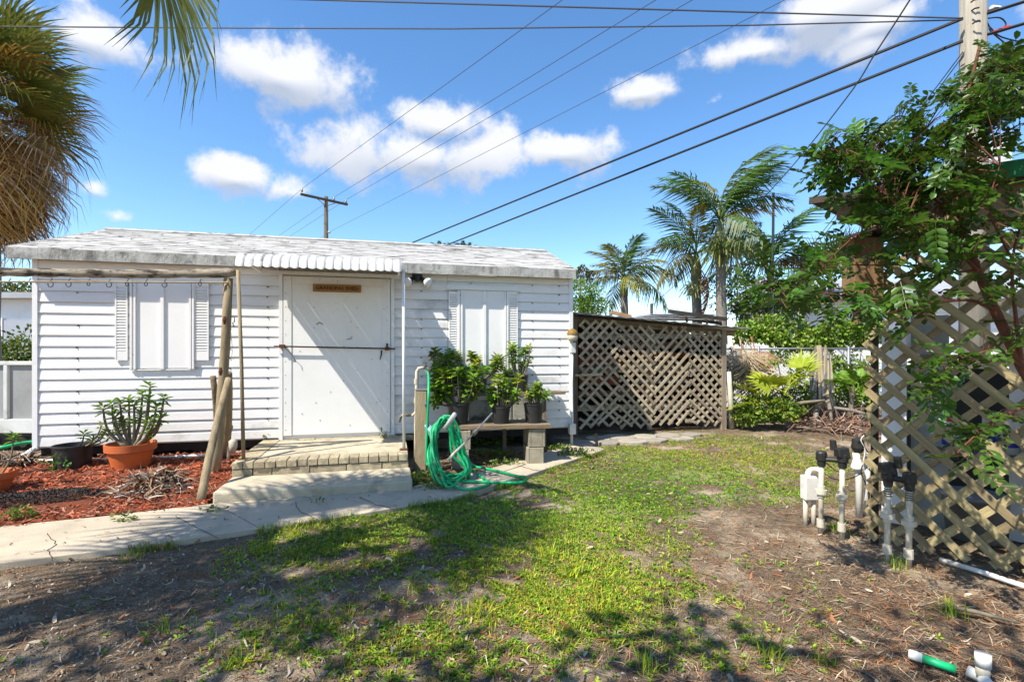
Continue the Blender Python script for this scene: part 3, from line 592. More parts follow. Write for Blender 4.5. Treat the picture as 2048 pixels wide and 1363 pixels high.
pl = G(487, 918, .262); pr_ = G(808, 898, .262); tl_ = P(476, 540, pl.y+.02)
MB().tube([pl, pl*.5+tl_*.5+Vector((.008, 0, 0)), tl_], .019, 8).build('awning_post', 'post_wood', aw, smooth=True)
tr_ = P(807, 540, pr_.y-.05); MB().tube([pr_, tr_], .017, 8).build('awning_post', 'white_trim', aw, smooth=True)
for p in (pl, pr_): MB().box((p.x-.045, p.y-.035, .262), (p.x+.045, p.y+.035, .270)).build('foot_plate', 'rust', aw)

# ------------------------------------------------------------------ brick platform and step
PS0, PS1, PT0, PT1 = 2.41, 4.14, .04, 1.34; ZT = .262
plat = empty('brick_platform', W(3.27, .7, 0), 'tan brick and concrete landing in front of the shed door', 'platform')
MB().sbox(PS0+.01, PS1-.01, PT0, PT1-.11, -.03, ZT-.008).build('core', 'step_concrete', plat)
MB().sbox(PS0+.02, PS1-.02, PT1-.111, PT1-.035, -.03, ZT-.02).build('mortar', 'soil', plat)
def brick(s0, s1, t0, t1, z0, z1):
    MB().sbox(s0, s1, t0, t1, z0, z1+random.uniform(-.004, .003)).build('brick', 'brick', plat, org=W(s0, t0, z0), bevel=.006)
s = PS0
while s < PS1-.03:
    w = min(.102*random.uniform(.94, 1.06), PS1-s); brick(s, s+w-.007, PT1-.205, PT1+random.uniform(-.006, .006), ZT-.068, ZT+.001); s += w
s = PS0+.0
for w in (.19, .18, .36, .36, .36, .28): brick(s, min(s+w-.008, PS1), PT1-.1, PT1-.012+random.uniform(-.005, .005), ZT-.145, ZT-.073); s += w
for t in np.arange(PT0+.01, PT1-.32, .104): brick(PS0-.005, PS0+.195, t, t+.096, ZT-.065, ZT+.001); brick(PS0, PS0+.1, t, t+.2, ZT-.14, ZT-.07)
s = PS0+.21
while s < PS1-.06: brick(s, s+.195, PT0+.002, PT0+.098, ZT-.06, ZT+.001); s += .203
step = MB(); step.sbox(PS0+.0, PS1+.01, PT1-.02, 1.90, -.04, .122)
tag(step.build('concrete_step', 'step_concrete', None, bevel=.02), 'single worn concrete step below the brick landing', 'step')

# ------------------------------------------------------------------ log rack with hooks
pb = G(428, 950, .04); pt = P(457, 556, 5.30)
rk = empty('hanging_rack', pb, 'weathered log rail on a leaning post with iron hooks', 'rack')
lp = [Vector((x_, 5.30+.245*(x_+2.93)+.01*math.sin(x_*3), 2.20+.038*(x_+2.93)+.010*math.sin(x_*2.1))) for x_ in np.linspace(-5.9, -2.93, 44)]
M0 = axis_matrix(lp[0], lp[-1]); Mi = M0.inverted(); mb = MB(); mb.tube([Mi@p for p in lp], [.043+random.uniform(-.005, .005) for _ in lp], 10, rough=.13)
link('rail_log', mesh('rail_log', mb.v, mb.f, True), rk, M0, 'log')
MB().tube([Vector((-5.9,4.53,2.0)), Vector((-4.2,4.94,2.055)), Vector((-2.98,5.25,2.09))], .0095, 6).build('bamboo_rod', 'bamboo', rk)
def tube_tilt(name, a, b, ra, rb, material, parent, rough=.06, n=9, k=7, bow=.02):
    a, b = Vector(a), Vector(b); pts = [a.lerp(b, q)+Vector((bow*math.sin(math.pi*q), 0, 0)) for q in np.linspace(0, 1, k)]
    return MB().tube(pts, [ra+(rb-ra)*q for q in np.linspace(0, 1, k)], n, rough=rough).build(name, material, parent, smooth=True)
tube_tilt('post', pb-Vector((0, 0, .1)), pt, .054, .044, 'post_wood', rk)
b0 = G(400, 1003, .03); tube_tilt('brace', b0-Vector((0, 0, .03)), P(458, 757, 5.2), .036, .032, 'post_wood', rk, rough=.12, bow=-.02)
tube_tilt('brace', G(450, 918, .08), P(456, 745, 5.42), .05, .04, 'post_wood', rk, rough=.1)
tube_tilt('brace', G(433, 930, .07), P(426, 752, 5.40), .03, .03, 'plank_wood', rk, rough=.1)
tube_tilt('post', Vector((-5.85, 4.62, -.1)), Vector((-5.85, 4.62, 2.08)), .06, .05, 'post_wood', rk)
for i, xh in enumerate((18, 58, 101, 137, 177, 218, 254, 292, 329, 400)):
    u_ = (xh-CX)/F; Yh = (5.25+.245*2.93)/(1-.245*u_); c = P(xh, 560+(2 if xh < 200 else 3), Yh); k = i % 3; r = .019; pts = [c+Vector((0, .02, .03)), c+Vector((0, 0, .005))]
    if k == 2 or i == 3 or i == 5: pts += [c+Vector((math.sin(a)*.026, 0, -.03-.026*math.cos(a)+.0)) for a in np.linspace(2.2, -2.0, 9)]
    else: pts += [c+Vector((math.sin(a)*r*.75, 0, -.026-r*math.cos(a))) for a in np.linspace(3.0, -3.3, 12)]
    MB().tube(pts, .0042, 5).build('hook', 'iron', rk)
for (x, y) in ((449, 640), (441, 742)):
    p = P(x, y, 5.24); MB().tube([p+Vector((0, .0, .04)), p, p+Vector((0, .0, -.045))], [.012, .02, .01], 6).build('rusty_strap', 'rust', rk)
p = P(467, 640, 5.28); MB().tube([p+Vector((-.02, 0, .03)), p+Vector((.01, 0, .03)), p+Vector((.01, 0, -.02)), p+Vector((-.01, 0, -.03)), p+Vector((.008, 0, -.07))], .005, 5).build('hook', 'iron', rk)
MB().tube([P(462, 665, 5.25), P(465, 700, 5.24), P(462, 720, 5.22), P(467, 718, 5.2)], .003, 4).build('string', 'frond_tan', rk)

# ------------------------------------------------------------------ potted plants
def rosette(name, n, L_, w, material, up=.5):
    a = np.arange(n)*2.4 + rng.uniform(0, .5, n); e = np.linspace(1.15, -.1, n)*up*1.4 + rng.normal(0, .12, n)
    D = np.stack([np.cos(a)*np.cos(e), np.sin(a)*np.cos(e), np.sin(e)], 1); N_ = np.stack([-np.cos(a)*np.sin(e), -np.sin(a)*np.sin(e), np.cos(e)], 1)
    Pp = np.stack([np.zeros(n), np.zeros(n), np.linspace(.02, -.05, n)], 1)
    V, Fc = leaf_arrays(Pp, D, N_, L_*rng.uniform(.7, 1.15, n), L_*w, .2, .22); me = np_mesh(name, V, Fc); me.materials.append(MATS[material]); return me
ROS = [rosette('leaf_rosette', 13, .085, .34, 'leaf_pot') for _ in range(3)]
ROSW = [rosette('leaf_rosette', 11, .085, .62, 'leaf_pot', .4) for _ in range(3)]
ROSY = [rosette('leaf_rosette', 10, .07, .55, 'leaf_yellow', .4) for _ in range(2)]
def pot(root, c, r0, r1, h, material, rim=.03, wall_=.012, flat=False):
    mb = MB(); mb.lathe(c, [(.001, 0), (r0, 0), (r0+(r1-r0)*.8, h-rim*1.6), (r1*1.0, h-rim*1.5), (r1*1.06, h-rim*1.4), (r1*1.07, h), (r1*1.0, h), (r1-wall_, h-.03), (r1-wall_-.01, h-.05)], 26) if not flat else mb.lathe(c, [(.001, 0), (r0, 0), (r1, h-.02), (r1*1.05, h-.018), (r1*1.05, h), (r1*.98, h), (r1*.94, h-.05)], 26)
    o = mb.build('pot', material, root, smooth=True); m = o.modifiers.new('edge', 'EDGE_SPLIT'); m.split_angle = R(35)
    mb = MB(); mb.lathe(c, [(.001, h-.035), (r1*.5, h-.04), (r1*.96, h-.055)], 20); mb.build('soil', 'soil', root, smooth=True); return o
def stems(root, base, tips, thick=.010, ros=ROS, scale=1., yellow=0., side=.0):
    for (dx, dy, z) in tips:
        b = base+Vector((dx*.16+random.uniform(-.02, .02), dy*.16+random.uniform(-.02, .02), -.05)); t_ = base+Vector((dx, dy, z)); m_ = b.lerp(t_, .5)+Vector((dx*.22, dy*.2, -.06*z))
        pts = catmull([b, m_, t_], 4); MB().tube(pts, [thick*(1.3-.7*k/(len(pts)-1)) for k in range(len(pts))], 6).build('stem', 'stem', root, smooth=True)
        me = random.choice(ROSY if random.random() < yellow else ros); d = (t_-m_).normalized()
        link('leaf_rosette', me, root, Matrix.Translation(t_) @ d.to_track_quat('Z', 'X').to_matrix().to_4x4() @ Matrix.Rotation(random.uniform(0, 6), 4, 'Z') @ Matrix.Scale(scale*random.uniform(.85, 1.2), 4))
        if random.random() < side:
            q = pts[len(pts)//2+1]; link('leaf_rosette', random.choice(ros), root, Matrix.Translation(q) @ Matrix.Rotation(random.uniform(-.5, .5), 4, 'X') @ Matrix.Rotation(random.uniform(0, 6), 4, 'Z') @ Matrix.Scale(scale*.75, 4))
c = G(262, 936, .07); tp = empty('potted_succulent', c, 'terracotta pot holding a tall branching desert rose by the shed wall', 'potted plant')
pot(tp, c, .165, .225, .285, 'terracotta', .055)
topc = c + Vector((0, 0, .285)); pk = lambda x, y, dy=0.: (P(x, y, c.y+dy)-topc)
tips = [pk(*q) for q in ((206,816,.0),(224,808,.05),(240,806,-.06),(230,832,-.1),(258,802,.05),(268,808,-.06),(285,788,.0),(300,772,.03),(296,800,-.08),(328,796,.0),(312,815,-.06),(322,838,.02),(300,842,-.1),(248,842,.1))]
stems(tp, topc, [(v.x, v.y, v.z) for v in tips], .015, ROS, 1.22, 0., .4)
c = G(146, 938, .07); bp = empty('potted_plant', c, 'black nursery pot with leggy stems leaning right beside the terracotta pot', 'potted plant')
pot(bp, c, .155, .175, .275, 'black_plastic', flat=True)
topc = c + Vector((0, 0, .275)); pk = lambda x, y, dy=0.: (P(x, y, c.y+dy)-topc)
stems(bp, topc, [tuple(pk(*q)) for q in ((168,868,.0),(185,878,-.05),(203,850,.05),(210,862,.0),(222,870,.1),(200,872,.08))], .009, ROS, .8, .3)
leaf_cloud('weed_leaves', [(c.x+.02, c.y-.19, .14, .11, .05, .12)], 110, .03, 'leaf_mix', bp, ((.09, .2, .04), (.07, .16, .03)), .8)
c = G(-12, 985, .05); op = empty('potted_plant', c, 'terracotta pot cut by the left photo edge', 'potted plant'); pot(op, c, .09, .155, .20, 'terracotta', .045)
stems(op, c+Vector((0, 0, .2)), [(-.1, .05, .25), (.02, -.05, .22), (.08, .1, .3)], .009, ROS, .9)

# dead clumps, spigot and pipe by the mulch
def strand_clump(name, c, n, r, h, pal, label, cat, w=.012, L_=.2, flat=.5, kind=None, up=.3):
    d = rand_dirs(n); d[:, 2] = np.abs(d[:, 2])*flat + up*rng.uniform(-.3, 1, n); d = unit(d); base = np.array(c) + rng.normal(size=(n, 3))*np.array([r*.35, r*.3, h*.1]) + np.array([0, 0, h*.25])
    l = L_*rng.uniform(.5, 1.3, n)[:, None]; S = unit(np.cross(d, rng.normal(size=(n, 3)))); w_ = w*rng.uniform(.5, 1.3, n)[:, None]; mid = base + d*l*.5; tip = base + d*l + np.array([0, 0, -1])*l*rng.uniform(.1, .6, (n, 1))
    tip[:, 2] = np.maximum(tip[:, 2], c[2]+.005); mid[:, 2] = np.maximum(mid[:, 2], c[2]+.01)
    V = np.stack([base-S*w_*.5, base+S*w_*.5, mid+S*w_*.45, mid-S*w_*.45, tip+S*w_*.12, tip-S*w_*.12], 1).reshape(-1, 3); i = np.arange(n)[:, None]*6
    cl = np.array(pal)[rng.integers(0, len(pal), n)]*rng.uniform(.7, 1.2, (n, 1)); org = np.array(c)
    return tag(link(name, np_mesh(name, V-org, np.concatenate([i+np.array([[0, 1, 2, 3]]), i+np.array([[3, 2, 4, 5]])]), np.repeat(cl, 6, 0)), None, Matrix.Translation(Vector(c)), 'litter'), label, cat, kind=kind)
DEAD = ((.42, .34, .26), (.28, .2, .13), (.14, .09, .06), (.55, .48, .4), (.3, .14, .06), (.06, .045, .035))
strand_clump('dead_clump', G(312, 972, .06), 420, .26, .2, DEAD, 'withered brown plant clump lying on the mulch before the terracotta pot', 'dead plant', .016, .2, .5)
strand_clump('dead_clump', G(300, 985, .05), 220, .45, .08, DEAD, 'scatter of dry stalks in front of the withered clump', 'dead plant', .012, .16, .2)
strand_clump('dead_clump', G(25, 935, .09), 260, .22, .2, DEAD, 'withered grey clump on the mulch at the left photo edge', 'dead plant', .016, .22, .5)
hb = empty('wall_spigot', G(463, 912, .12), 'small black spigot on a white riser behind the leaning post', 'spigot'); q = P(457, 865, 5.85)
MB().tube([Vector((q.x, q.y, .1)), q], .018, 8).build('riser', 'pvc', hb); mb = MB(); mb.tube([q, q+Vector((0, 0, .06)), q+Vector((.0, -.02, .14)), q+Vector((0, 0, .2))], [.03, .045, .04, .02], 8, rough=.2); mb.build('valve', 'black_plastic', hb)
q = P(466, 890, 5.75); MB().tube([q+Vector((0, 0, .07)), q+Vector((0, 0, .05)), q-Vector((0, 0, .02)), q-Vector((0, 0, .09))], [.02, .045, .045, .025], 10).build('cap', 'pvc', hb, smooth=True)
tag(MB().tube([G(60, 921, .13), G(250, 918, .13), G(430, 909, .13), G(495, 903, .13)], .019, 8).build('ground_pipe', 'pvc_white', None, smooth=True), 'white irrigation pipe lying along the foot of the shed wall', 'pipe')

# ------------------------------------------------------------------ standpipe, timber post, hose
sp_ = empty('standpipe', G(831, 932, .03), 'cream water standpipe with two taps beside the landing', 'standpipe'); Yp = 5.72
a = G(831, 932, .03); Yp = a.y
MB().tube([a-Vector((0, 0, .05)), P(832, 860, Yp), P(833, 790, Yp), P(834, 742, Yp), P(838, 736, Yp), P(848, 735, Yp)], .021, 10).build('pipe', 'pvc', sp_, smooth=True)
for (x, y, sg) in ((852, 734, 1), (806, 829, -1)):
    q = P(x, y, Yp-.02); mb = MB(); mb.tube([P(848 if sg > 0 else 826, y+1, Yp), q, q+Vector((sg*.03, 0, -.025)), q+Vector((sg*.045, -.01, -.085))], [.014, .02, .017, .015], 8); mb.build('tap', 'brass', sp_, smooth=True)
    MB().tube([q, q+Vector((0, 0, .045))], .006, 6).build('tap_stem', 'brass', sp_); MB().box((q.x-.035, q.y-.008, q.z+.045), (q.x+.035, q.y+.008, q.z+.056)).build('tap_handle', 'brass', sp_)
MB().tube([P(833, 822, Yp), P(826, 830, Yp), P(815, 830, Yp)], .018, 8).build('branch_pipe', 'pvc', sp_, smooth=True)
for y in (762, 800, 850): q = P(832.5, y, Yp); MB().tube([q-Vector((0, 0, .03)), q+Vector((0, 0, .03))], .026, 10).build('coupling', 'pvc', sp_)
a = G(843, 941, .02); Yt = a.y
wp = empty('timber_post', a, 'squat weathered timber post holding the hose hanger', 'post')
w0, w1 = P(832, 780, Yt), P(855, 780, Yt)
mb = MB(); mb.hexa([(w0.x-.005,Yt-.055,-.05),(w1.x-.012,Yt-.055,-.05),(w1.x-.012,Yt+.055,-.05),(w0.x-.005,Yt+.055,-.05),(w0.x,Yt-.055,w0.z),(w1.x,Yt-.055,w0.z-.006),(w1.x,Yt+.055,w0.z+.004),(w0.x,Yt+.055,w0.z)]); mb.build('timber', 'post_wood', wp, bevel=.006)
MB().box((w0.x-.006, Yt-.06, w0.z+.005), (w1.x+.004, Yt+.06, w0.z+.014)).build('cap_plate', 'galvanized', wp)
q = P(850, 805, Yt-.06); MB().tube([q, q+Vector((0, -.02, 0))], .022, 8).build('clamp', 'galvanized', wp)
hh = P(866, 858, Yt-.12); mb = MB(); mb.hexa([P(848,850,Yt-.06),P(856,846,Yt-.06),P(878,862,Yt-.2),P(868,874,Yt-.2),P(848,858,Yt-.04),P(856,856,Yt-.04),P(878,874,Yt-.18),P(868,884,Yt-.18)])
mb.build('hose_hanger', 'bracket_blue', wp)
pts = [P(853,742,Yp-.05), P(857,750,Yp-.08), P(857,790,Yt-.09), P(855,840,Yt-.09), P(853,900,Yt-.1), P(856,930,Yt-.12)]
lp_ = [(0,0,0),(-6,-12,.03),(5,6,-.04),(-10,8,.05),(8,-4,-.02),(2,14,.02),(-4,2,-.06),(10,10,.03)]
for i, (dx, dy, dd) in enumerate(lp_):
    bo = G(905+dx*1.6, 962+dy*.6, .02)
    pts += [P(868+dx*.6, 905+dy*.5, 5.25+dd), G(885+dx, 962+dy*.6, .025+.01*i), bo+Vector((0, 0, .01*i)), P(935+dx*1.1, 945-dy*.6, 5.22+dd) if bo.y > 5 else P(935+dx*1.1, 940, 5.22+dd),
            P(917+dx*.8, 893+dy*.4, 5.3+dd), P(903+dx*.5, 850+dy*.3, 5.32+dd), P(890+dx*.4, 836+dy*.35, 5.33+dd), P(873+dx*.5, 858+dy*.4, 5.31+dd)]
pts += [P(900, 836, 5.2), P(920, 855, 5.2), P(933, 900, 5.2), G(952, 934, .03), G(975, 941, .02), G(1010, 946, .045), G(1040, 951, .05), G(1050, 957, .05), G(1040, 965, .05), G(1000, 966, .05), G(960, 964, .04), G(920, 965, .04), G(890, 968, .05), G(930, 978, .05), G(965, 973, .05), G(978, 965, .05), G(965, 955, .05), G(935, 930, .06), P(918, 905, 5.3)]
for p in pts: p.z = max(p.z, .05 if p.y > 4.4 else .05)
for i, p in enumerate(pts):
    if 6 < i < len(pts)-6: p.x += random.gauss(0, .022); p.z = max(.05, p.z+random.gauss(0, .018)); p.y += random.gauss(0, .02)
hs = catmull(pts, 6)
tag(MB().tube(hs, .0145, 7).build('garden_hose', 'hose', None, smooth=True), 'bright green garden hose looped on the post and onto the walkway', 'hose')
tag(MB().tube([P(891, 856, 5.15), P(910, 827, 5.05)], .024, 12).build('pipe_offcut', 'pvc_white', None, smooth=True), 'short white plastic pipe sticking out of the hose coil', 'pipe')
wd = empty('spray_wand', P(896, 918, 5.05), 'grey metal spray wand leaning across the hose coil to the bench', 'wand')
MB().tube([P(930, 885, 5.15), P(955, 858, 5.35), P(984, 826, 5.6)], [.008, .008, .012], 8).build('tube', 'galvanized', wd); MB().tube([P(896, 921, 5.0), P(908, 906, 5.03), P(930, 885, 5.15)], [.02, .016, .01], 8).build('nozzle', 'pvc', wd, smooth=True)
MB().tube([P(946, 868, 5.26), P(952, 862, 5.3)], .024, 8).build('grip_ring', 'brass', wd)

# ------------------------------------------------------------------ plant bench on blocks
Yb = 6.1
bn = empty('plant_bench', P(1000, 915, Yb+.1), 'rough plank bench carried on cinder blocks below the right window', 'bench')
zb = .45
for k, (o_, w_) in enumerate(((0, .16), (.17, .15), (.33, .13))):
    a = Vector((-.70, 5.92+o_, zb+.02)); b = Vector((.46-.03*k, 6.06+o_, zb+.022)); beam('plank', a, b, w_, .04, 'plank_wood', bn, jit=.004)
def cblock(name, c, sx, sy, h, rz, label, parent=None):
    root = empty(name, c, label, 'block', 'cinder blocks under the bench'); M = Matrix.Translation(Vector(c)) @ Matrix.Rotation(rz, 4, 'Z')
    mb = MB(); mb.box((-sx/2,-sy/2,0), (-sx/2+.03,sy/2,h)); mb.box((sx/2-.03,-sy/2,0), (sx/2,sy/2,h)); mb.box((-sx/2+.03,-sy/2+.002,0.001), (sx/2-.03,-sy/2+.032,h-.001)); mb.box((-sx/2+.03,sy/2-.032,.001), (sx/2-.03,sy/2-.002,h-.001)); mb.box((-sx/2+.03,-.015,.001), (sx/2-.03,.015,h-.001))
    mb.v = [M@v for v in mb.v]; mb.build('block', 'cinder', root, bevel=.006); return root
for (x, lab) in ((.26, 'right'), (-.62, 'left')):
    for k in range(2):
        cblock('cinder_block', (x+.01*k, 6.16+(.02 if k else 0)+(x-.26)*.2, .0+k*.222), .2, .4, .218, .1+.05*k, f'{"upper" if k else "lower"} cinder block of the {lab} stack under the bench')
sf = empty('plant_shelf', Vector((.1, 6.75, 0)), 'raised grey board shelf behind the bench against the shed', 'shelf')
beam('plank', (-.98, 6.50, .80), (.70, 6.90, .80), .24, .035, 'plank_wood', sf)
for x in (-.80, -.1, .44):
    beam('leg', (x, 6.72+.24*x, -.02), (x, 6.72+.24*x, .782), .05, .05, 'plank_wood', sf)
beam('back_panel', (-.55, 6.40, .60), (-.02, 6.52, .60), .03, .28, 'stained_panel', sf); beam('back_panel', (.02, 6.52, .62), (.30, 6.60, .62), .03, .26, 'stained_panel', sf)
def nursery(c, r, h, tips, label, ros=ROSW, scale=1., yellow=.12, mtl='black_plastic', side=.6, name='potted_plant'):
    root = empty(name, c, label, 'potted plant', 'nursery pots on the bench'); pot(root, Vector(c), r*.82, r, h, mtl, flat=True)
    stems(root, Vector(c)+Vector((0, 0, h)), tips, .009, ros, scale, yellow, side); return root
def tipset(c, h, x0, x1, y0, y1, n):
    out = []
    for k in range(n):
        x = random.uniform(x0, x1); y = y0 + (y1-y0)*random.random()*(.35+.65*abs(2*(x-x0)/(x1-x0)-1)) if k % 3 else random.uniform(y0, y1)
        v = P(x, y, c[1]+random.uniform(-.16, .14))-Vector(c)-Vector((0, 0, h)); out.append((v.x, v.y, max(v.z, .03)))
    return out
ztop = zb+.041
c1 = P(918, 858, 6.05); c1.z = ztop; nursery(c1, .125, .25, tipset(c1, .25, 866, 968, 738, 818, 28), 'black pot with the biggest leafy plant at the left of the bench', scale=1.2, yellow=.12)
c2 = P(1002, 846, 6.10); c2.z = ztop; nursery(c2, .112, .205, tipset(c2, .205, 978, 1044, 748, 814, 24), 'black pot with a rounded pale green plant in the middle of the bench', scale=1., yellow=.3)
c3 = P(1067, 844, 6.16); c3.z = ztop; nursery(c3, .118, .235, tipset(c3, .235, 1052, 1094, 762, 806, 13), 'dark grey pot with a small plant at the right end of the bench', scale=.85, yellow=.25)
zs_ = .819
for (x, y_, r, h, tx, lab, yl, n) in ((886, 6.55, .13, .20, (866, 912, 700, 752), 'black pot behind the biggest bench plant, at the shelf left end', .0, 13), (955, 6.68, .13, .19, (908, 996, 708, 752), 'black pot with broad yellow green foliage in the shelf middle', .35, 19), (1040, 6.82, .115, .22, (1000, 1066, 688, 745), 'tall stemmed plant in a black pot at the shelf right end', .1, 10)):
    c = Vector(((x-CX)/F*y_, y_, zs_)); nursery(c, r, h, tipset(c, h, *tx, n), lab, yellow=yl, scale=1.1)

# ------------------------------------------------------------------ lattice lean-to
TL = -.88
L0s, L1s = 6.80, 9.70
ln = empty('lattice_lean_to', W(8.3, TL-.6, 0), 'grey wooden lattice lean-to with thin sloping roof beside the shed', 'lean-to')
ztl, ztr = SZ(1150, 624, TL+.2)[1], SZ(1500, 656, TL+.2)[1]
def lz(s): return ztl + (ztr-ztl)*(s-6.75)/(10.05-6.75)
beam('post', W(6.87, TL-.02, -.02), W(6.87, TL-.02, lz(6.87)-.04), .10, .10, 'plank_wood', ln, ES); beam('post', W(9.66, TL, -.02), W(9.66, TL, lz(9.66)-.05), .09, .09, 'rail_wood', ln, ES)
for s in (6.87, 9.62): beam('post', W(s, TL-1.6, -.02), W(s, TL-1.6, lz(s)+.02), .09, .09, 'plank_wood', ln, ES)
beam('rafter', W(6.78, TL-.07, lz(6.78)-.09), W(9.95, TL-.07, lz(9.95)-.09), .04, .10, 'plank_wood', ln); beam('rafter', W(6.78, TL-1.55, lz(6.78)-.06), W(9.95, TL-1.55, lz(9.95)-.06), .04, .10, 'plank_wood', ln)
mb = MB(); ns = 34
for i in range(ns+1):
    s = 6.70 + (10.06-6.70)*i/ns
    for t in (TL+.22, TL-1.75): mb.v.append(W(s, t, lz(s) + .012*math.sin(i*math.pi) + (.008 if i % 2 else -.008) + (.03 if t < TL-1 else 0)))
n0 = len(mb.v); mb.v += [v-Vector((0, 0, .012)) for v in mb.v]
for i in range(ns): a = 2*i; mb.f += [(a, a+2, a+3, a+1), (n0+a+1, n0+a+3, n0+a+2, n0+a), (a, n0+a, n0+a+2, a+2), (a+1, a+3, n0+a+3, n0+a+1)]
mb.build('roof_sheet', 'metal_sheet', ln)
for z in (.42, 1.05, 1.62): beam('back_rail', W(6.9, TL-.05, z), W(9.62, TL-.05, z), .035, .09, 'rail_wood', ln)
beam('back_rail', W(8.25, TL-.05, .02), W(8.25, TL-.05, 1.75), .035, .09, 'rail_wood', ln, ES)
def lattice_panel(org, ex, nrm, w, h, parent, material, sw=.045, sp=.12, front=1, th=.012, hfun=None, skip=0., rag=0.):
    step_ = sp*math.sqrt(2); ups = Vector((0, 0, 1))
    for layer, sgn in ((0, front), (1, -front)):
        k = -h if sgn > 0 else 0.; c = (-h if sgn > 0 else 0.)+random.uniform(0, step_)
        end = w if sgn > 0 else w+h
        while c < end:
            # line z = sgn*(x-c) clipped to the rectangle
            xa, xb = (max(0, c), min(w, c+h)) if sgn > 0 else (max(0, c-h), min(w, c))
            if xb-xa > .03 and random.random() >= skip:
                za, zb_ = sgn*(xa-c), sgn*(xb-c)
                if sgn < 0: za, zb_ = c-xa, c-xb
                lim = (lambda q: h if hfun is None else hfun(q))
                if max(za, zb_) > lim(xb if zb_ > za else xa): pass
                j = random.uniform(-.012, .012); e = random.uniform(0, rag) if rag else 0.
                pa = org + ex*(xa+j) + ups*(za + (e if za < .05 else 0)) - nrm*(layer*th*1.05); pb_ = org + ex*(xb+j) + ups*(zb_ + (e if zb_ < .05 else 0)) - nrm*(layer*th*1.05)
                beam('lattice_strip', pa+ex*random.uniform(-.006, .006), pb_+ex*random.uniform(-.006, .006), sw*random.uniform(.9, 1.08), th, material, parent, nrm, .002)
            c += step_*random.uniform(.93, 1.07)
edges = [6.95, 7.66, 8.31, 8.98, 9.61]
for k in range(4):
    a, b = edges[k], edges[k+1]; hh_ = min(lz(b), lz(a))-.14
    lattice_panel(W(a, TL+.035, .05 if k % 2 else .09), ES, ET, b-a, hh_, ln, 'rail_wood', front=(1 if k % 2 == 0 else -1), rag=.08, skip=.02)
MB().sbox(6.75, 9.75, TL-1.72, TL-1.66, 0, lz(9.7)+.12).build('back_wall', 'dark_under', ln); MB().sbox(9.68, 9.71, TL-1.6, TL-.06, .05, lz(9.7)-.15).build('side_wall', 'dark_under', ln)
beam('crossbar', W(6.85, TL+.09, SZ(1160, 750, TL+.09)[1]), W(7.33, TL+.09, SZ(1205, 748, TL+.09)[1]), .03, .035, 'rail_wood', ln)
for i, (s0, s1, z, h, m_) in enumerate(((7.05, 7.95, 1.20, .17, 'red_board'), (7.1, 7.5, 1.42, .18, 'red_board'), (7.0, 8.2, .62, .10, 'tan_board'), (7.15, 7.9, .85, .17, 'red_board'), (8.0, 9.5, 1.47, .12, 'tan_board'), (8.3, 9.4, 1.28, .11, 'red_board'), (7.9, 9.2, .66, .08, 'tan_board'), (8.9, 9.5, .98, .13, 'red_board'), (7.3, 8.4, 1.02, .10, 'tan_board'), (8.4, 9.5, .80, .09, 'grey_panel'), (7.5, 8.9, 1.10, .08, 'grey_panel'), (9.0, 9.5, 1.12, .1, 'tan_board'))):
    tag(MB().sbox(s0, s1, TL-.35-.05*i, TL-.33-.05*i+.02, z-h/2, z+h/2).build('stored_board', m_, None), '%s %s board stored behind the lean-to lattice, %s from its %s end' % (('high', 'low')[z < 1.05], {'red_board': 'reddish', 'tan_board': 'tan', 'grey_panel': 'grey'}[m_], ('first', 'second', 'third', 'fourth', 'fifth', 'sixth')[i % 6], ('left', 'right')[i > 5]), 'board', 'boards stored behind the lean-to lattice')
for s in (6.98, 9.58):
    for t in (TL-.3, TL-1.0): beam('shelf_upright', W(s, t, 0), W(s, t, lz(s)-.1), .04, .06, 'dark_under', ln, ES)
ld = empty('ladder', P(1390, 632, 10.0), 'dark wooden ladder lying on the lean-to roof', 'ladder'); ya = 9.6
for (x0, y0, x1, y1, d) in ((1337, 622, 1452, 638, 0.), (1352, 633, 1440, 646, .4)):
    beam('rail', P(x0, y0, ya+d), P(x1, y1, ya+d+.5), .05, .07, 'dark_roof', ld)
for x in (1372, 1412, 1440): beam('rung', P(x, 627+(x-1337)*.14, ya+.1), P(x+2, 640+(x-1352)*.1, ya+.55), .04, .04, 'dark_roof', ld)
sh = empty('roof_sheet', P(1330, 636, 10), 'pale metal sheets stacked on the lean-to roof', 'metal sheet')
for k in range(3): beam('sheet', P(1262+k*14, 636-k*3, 9.9+k*.15), P(1420, 640-k*5, 10.3+k*.15), .5, .02, 'metal_sheet', sh)
tag(beam('roof_timber', P(1222, 624, 9.4), P(1262, 633, 9.45), .08, .06, 'tan_board', None), 'short reddish timber offcut on the lean-to roof', 'timber')
tag(MB().tube([W(9.82,TL+.03,0.), W(9.80,TL+.03,.5), W(9.76,TL+.02,1.0)], .045, 10).build('drain_pipe', 'pvc', None, smooth=True), 'white drain pipe standing at the right end of the lean-to', 'pipe')
tag(MB().tube([W(6.84,.12,-.0), W(6.83,.1,.18)], .02, 8).build('stub_pipe', 'black_plastic', None), 'short black pipe stub at the lean-to left post', 'pipe')

